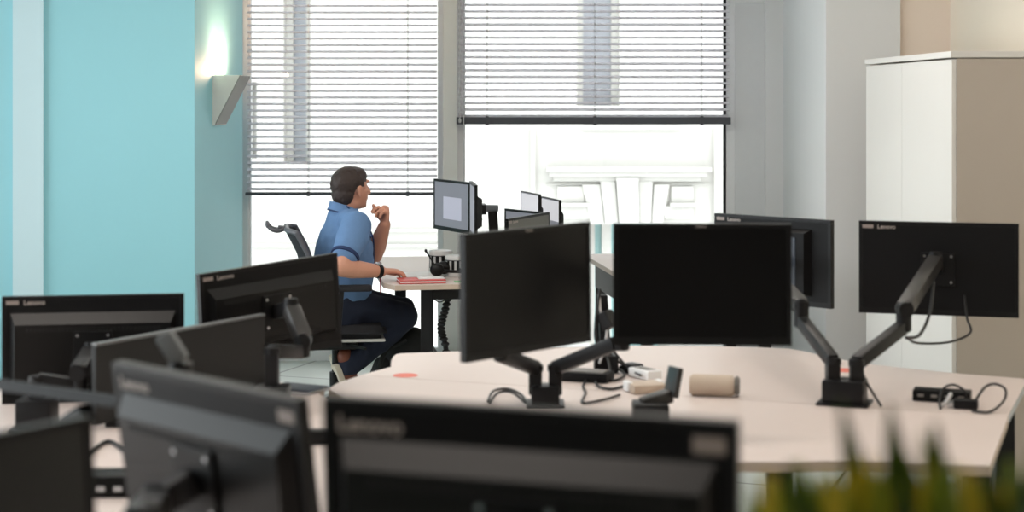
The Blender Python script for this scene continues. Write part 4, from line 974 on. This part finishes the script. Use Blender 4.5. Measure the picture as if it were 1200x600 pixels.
# trousers
tr = MB()
tr.loft([H0 + Vector((0, 0, -0.035)), H0 + Vector((0, 0, 0.03))], [(0.200, 0.158), (0.188, 0.146)], 28, ref=fw)
def tleg(hp, kn, an):
    tr.loft([hp, hp.lerp(kn, 0.35), hp.lerp(kn, 0.7), kn], [0.100, 0.094, 0.082, 0.072], 24)
    tr.loft([kn, kn.lerp(an, 0.3), kn.lerp(an, 0.7), kn.lerp(an, 0.96)], [0.072, 0.073, 0.064, 0.058], 24)
tleg(hipR, knR, anR); tleg(hipL, knL, anL)
def wrinkle2(bm):
    for v in bm.verts: v.co += v.normal * (0.006 * noise.noise(Vector((v.co.x * 22, v.co.y * 14, v.co.z * 18))))
fuse(tr, 'trousers', M['jeans'], man, 0.008, 4, 0.5, wrinkle2)
# shoes: heel raised, toe on the floor
def shoe(an, tw):
    toe = an + tw; toe.z = 0.045
    ft = (toe - an).normalized(); side = ft.cross(UP).normalized(); back = side.cross(ft).normalized()   # normal of the sole is one of +-back
    if back.dot(fw) > 0: back = -back                                      # the sole looks backwards
    b = MB(); hl = an - ft * 0.03 + back * 0.03
    b.loft([an - ft * 0.015 - back * 0.01, an + ft * 0.05, an + ft * 0.13, an + ft * 0.20], [(0.044, 0.042), (0.045, 0.046), (0.046, 0.036), (0.040, 0.024)], 20, ref=back)
    b.loft([an - ft * 0.02 - back * 0.02, an - ft * 0.06 - back * 0.02], [0.044, 0.042], 18)
    so = fuse(b, 'shoe', M['shoe'], man, 0.006, 3, 0.5)
    k = MB(); pts2 = []
    for t, w_ in ((-0.045, 0.026), (-0.02, 0.038), (0.05, 0.037), (0.12, 0.044), (0.18, 0.042), (0.225, 0.022)): pts2.append((t, w_))
    poly = [(t, w_) for t, w_ in pts2] + [(t, -w_) for t, w_ in reversed(pts2)]
    mt = Matrix((ft, side, back)).transposed().to_4x4(); mt.translation = an + back * 0.040
    k.prism(poly, -0.008, 0.020, bev=0.004, mtx=mt); k.build('sole', M['sole'], so, smooth=35)
shoe(anR, Vector((0.075, 0.04, 0))); shoe(anL, Vector((0.075, 0.04, 0)))
# watch, lanyard
wd = (wrR - elR).normalized(); wc = wrR - wd * 0.012
MB().loft([wc - wd * 0.011, wc + wd * 0.011], [0.0355, 0.035], 28, round_ends=False).build('watch_strap', M['black'], man, smooth=40)
MB().cyl(wc + Vector((0, -0.01, 0.033)), wc + Vector((0, -0.012, 0.043)), 0.017, 24, bev=0.002).build('watch_face', M['metal'], man, smooth=40)
ch = H0.lerp(sh_c, 0.85)
lan = [nk + rt * 0.07 + Vector((0, 0, 0.045)), nk + rt * 0.07 + fw * 0.065 + Vector((0, 0, -0.01)), ch + fw * 0.142 + rt * 0.05 + Vector((0, 0, 0.0)), H0.lerp(sh_c, 0.5) + fw * 0.164 + rt * 0.03]
lan += [W(444, 312, 8.62), W(445, 343, 8.62)]
MB().tube(lan[:4], 0.004).build('lanyard', M['polod'], man, smooth=True)
MB().bar(W(445, 315, 8.56), W(446, 343, 8.56), 0.012, 0.005).build('lanyard_end', M['redcloth'], man)

# ------------------------------------------------------------------ plant close to the camera
px0 = Vector((0.40, 1.32, 0.74))
r = thing('side_cabinet', 'low cabinet under the plant close to the camera', 'cabinet', (0.45, 1.32, 0))
MB().box((0.45, 1.32, 0.39), (0.80, 0.40, 0.70), bev=0.004).build('body', M['cab'], r); MB().box((0.45, 1.32, 0.02), (0.74, 0.34, 0.04)).build('plinth', M['gap'], r)
for s_ in (-1, 1): MB().box((0.45 + s_ * 0.2, 1.113, 0.39), (0.39, 0.016, 0.68), bev=0.002).build('door', M['cab'], r)
plant = thing('potted_plant', 'blurred green and yellow spiky plant at bottom right, close to the camera', 'plant', px0)
b = MB(); b.box((0.40, 1.32, 0.84), (0.60, 0.20, 0.20), bev=0.01); b.build('planter', M['pot'], plant, smooth=35)
MB().box((0.40, 1.32, 0.943), (0.57, 0.17, 0.012)).build('soil', M['soil'], plant)
def blade(base, tip, w, m, lean):
    b = MB(); n = 9; A = []; base, tip = Vector(base), Vector(tip); ax_ = (tip - base)
    sd = Vector((math.cos(lean), math.sin(lean), 0)); nn = ax_.cross(sd).normalized()
    prof_ = [0.7, 0.9, 1.0, 1.0, 0.98, 0.92, 0.8, 0.58, 0.08]
    for i in range(n):
        t = i / (n - 1); c = base + ax_ * t + nn * (0.03 * math.sin(PI * t)); ww = w * prof_[i] / 2
        A.append([b.bm.verts.new(c - sd * ww + nn * ww * 0.35), b.bm.verts.new(c), b.bm.verts.new(c + sd * ww + nn * ww * 0.35),
                  b.bm.verts.new(c + sd * ww * 0.98 + nn * (ww * 0.35 + 0.003)), b.bm.verts.new(c + nn * 0.004), b.bm.verts.new(c - sd * ww * 0.98 + nn * (ww * 0.35 + 0.003))])
    for i in range(n - 1):
        for k in range(6): b.bm.faces.new((A[i][k], A[i][(k + 1) % 6], A[i + 1][(k + 1) % 6], A[i + 1][k]))
    b.bm.faces.new(A[0]); b.bm.faces.new(list(reversed(A[-1])))
    return b.build('leaf', m, plant, smooth=50)
tips = [(x_, y_, m_) for x_, y_, m_ in zip([880 + 15.5 * k for k in range(23)], [572, 560, 566, 548, 572, 560, 553, 566, 545, 562, 556, 570, 548, 566, 558, 572, 552, 566, 560, 575, 556, 566, 560], ['leaf', 'leafy', 'leaf', 'leafd', 'leafy', 'leaf'] * 4)] + [(905, 560, 'leafy'), (935, 545, 'leaf'), (938, 575, 'leafd'), (965, 560, 'leafy'), (985, 482, 'leafd'), (1003, 545, 'leafy'), (1020, 535, 'leafy'), (1043, 488, 'leafd'),
        (1030, 560, 'leaf'), (1062, 535, 'leaf'), (1080, 520, 'leaf'), (1097, 508, 'leafd'), (1088, 550, 'leafy'), (1118, 548, 'leaf'), (1140, 560, 'leafy'), (1165, 555, 'leafd'), (1185, 540, 'leaf'),
        (1196, 560, 'leafd'), (1215, 530, 'leaf'), (890, 590, 'leaf'), (1000, 575, 'leaf'), (1055, 580, 'leafd'), (1130, 585, 'leafd'), (960, 585, 'leaf')]
for i, (x, y, m) in enumerate(tips):
    d_ = 1.26 + 0.12 * random.random(); t_ = W(x, y - (12 if y < 530 else 2), d_)
    bs_ = Vector((0.40 + (t_.x - 0.31) * 1.05 + random.uniform(-0.02, 0.02), 1.32 + random.uniform(-0.05, 0.05), 0.94))
    bs_.x = min(max(bs_.x, 0.13), 0.67)
    blade(bs_, t_, random.uniform(0.034, 0.046), M[m], random.uniform(-0.5, 0.5))

# ------------------------------------------------------------------ light
wd_ = bpy.data.worlds.new('overcast_sky'); SC.world = wd_; wd_.use_nodes = True
nt = wd_.node_tree; bg = nt.nodes['Background']; bg.inputs[0].default_value = (0.93, 0.965, 1.0, 1); bg.inputs[1].default_value = 4.0
for i, (lx, ly) in enumerate(((-1.6, 6.9), (0.9, 7.2), (-1.6, 4.2), (0.9, 4.4), (-1.0, 1.4), (0.9, 1.2))):
    light('ceiling_panel_lamp', 'AREA', (lx, ly, ZC - 0.02), 17 if ly > 3 else 14, (1.0, 0.90, 0.82), 1.2, 0.6)
SC.view_settings.view_transform = 'Standard'; SC.view_settings.look = 'None'
SC.view_settings.exposure = 0.0; SC.view_settings.gamma = 1.0; SC.view_settings.use_curve_mapping = False
SC.cycles.max_bounces = 10; SC.cycles.transparent_max_bounces = 12; SC.cycles.use_denoising = True
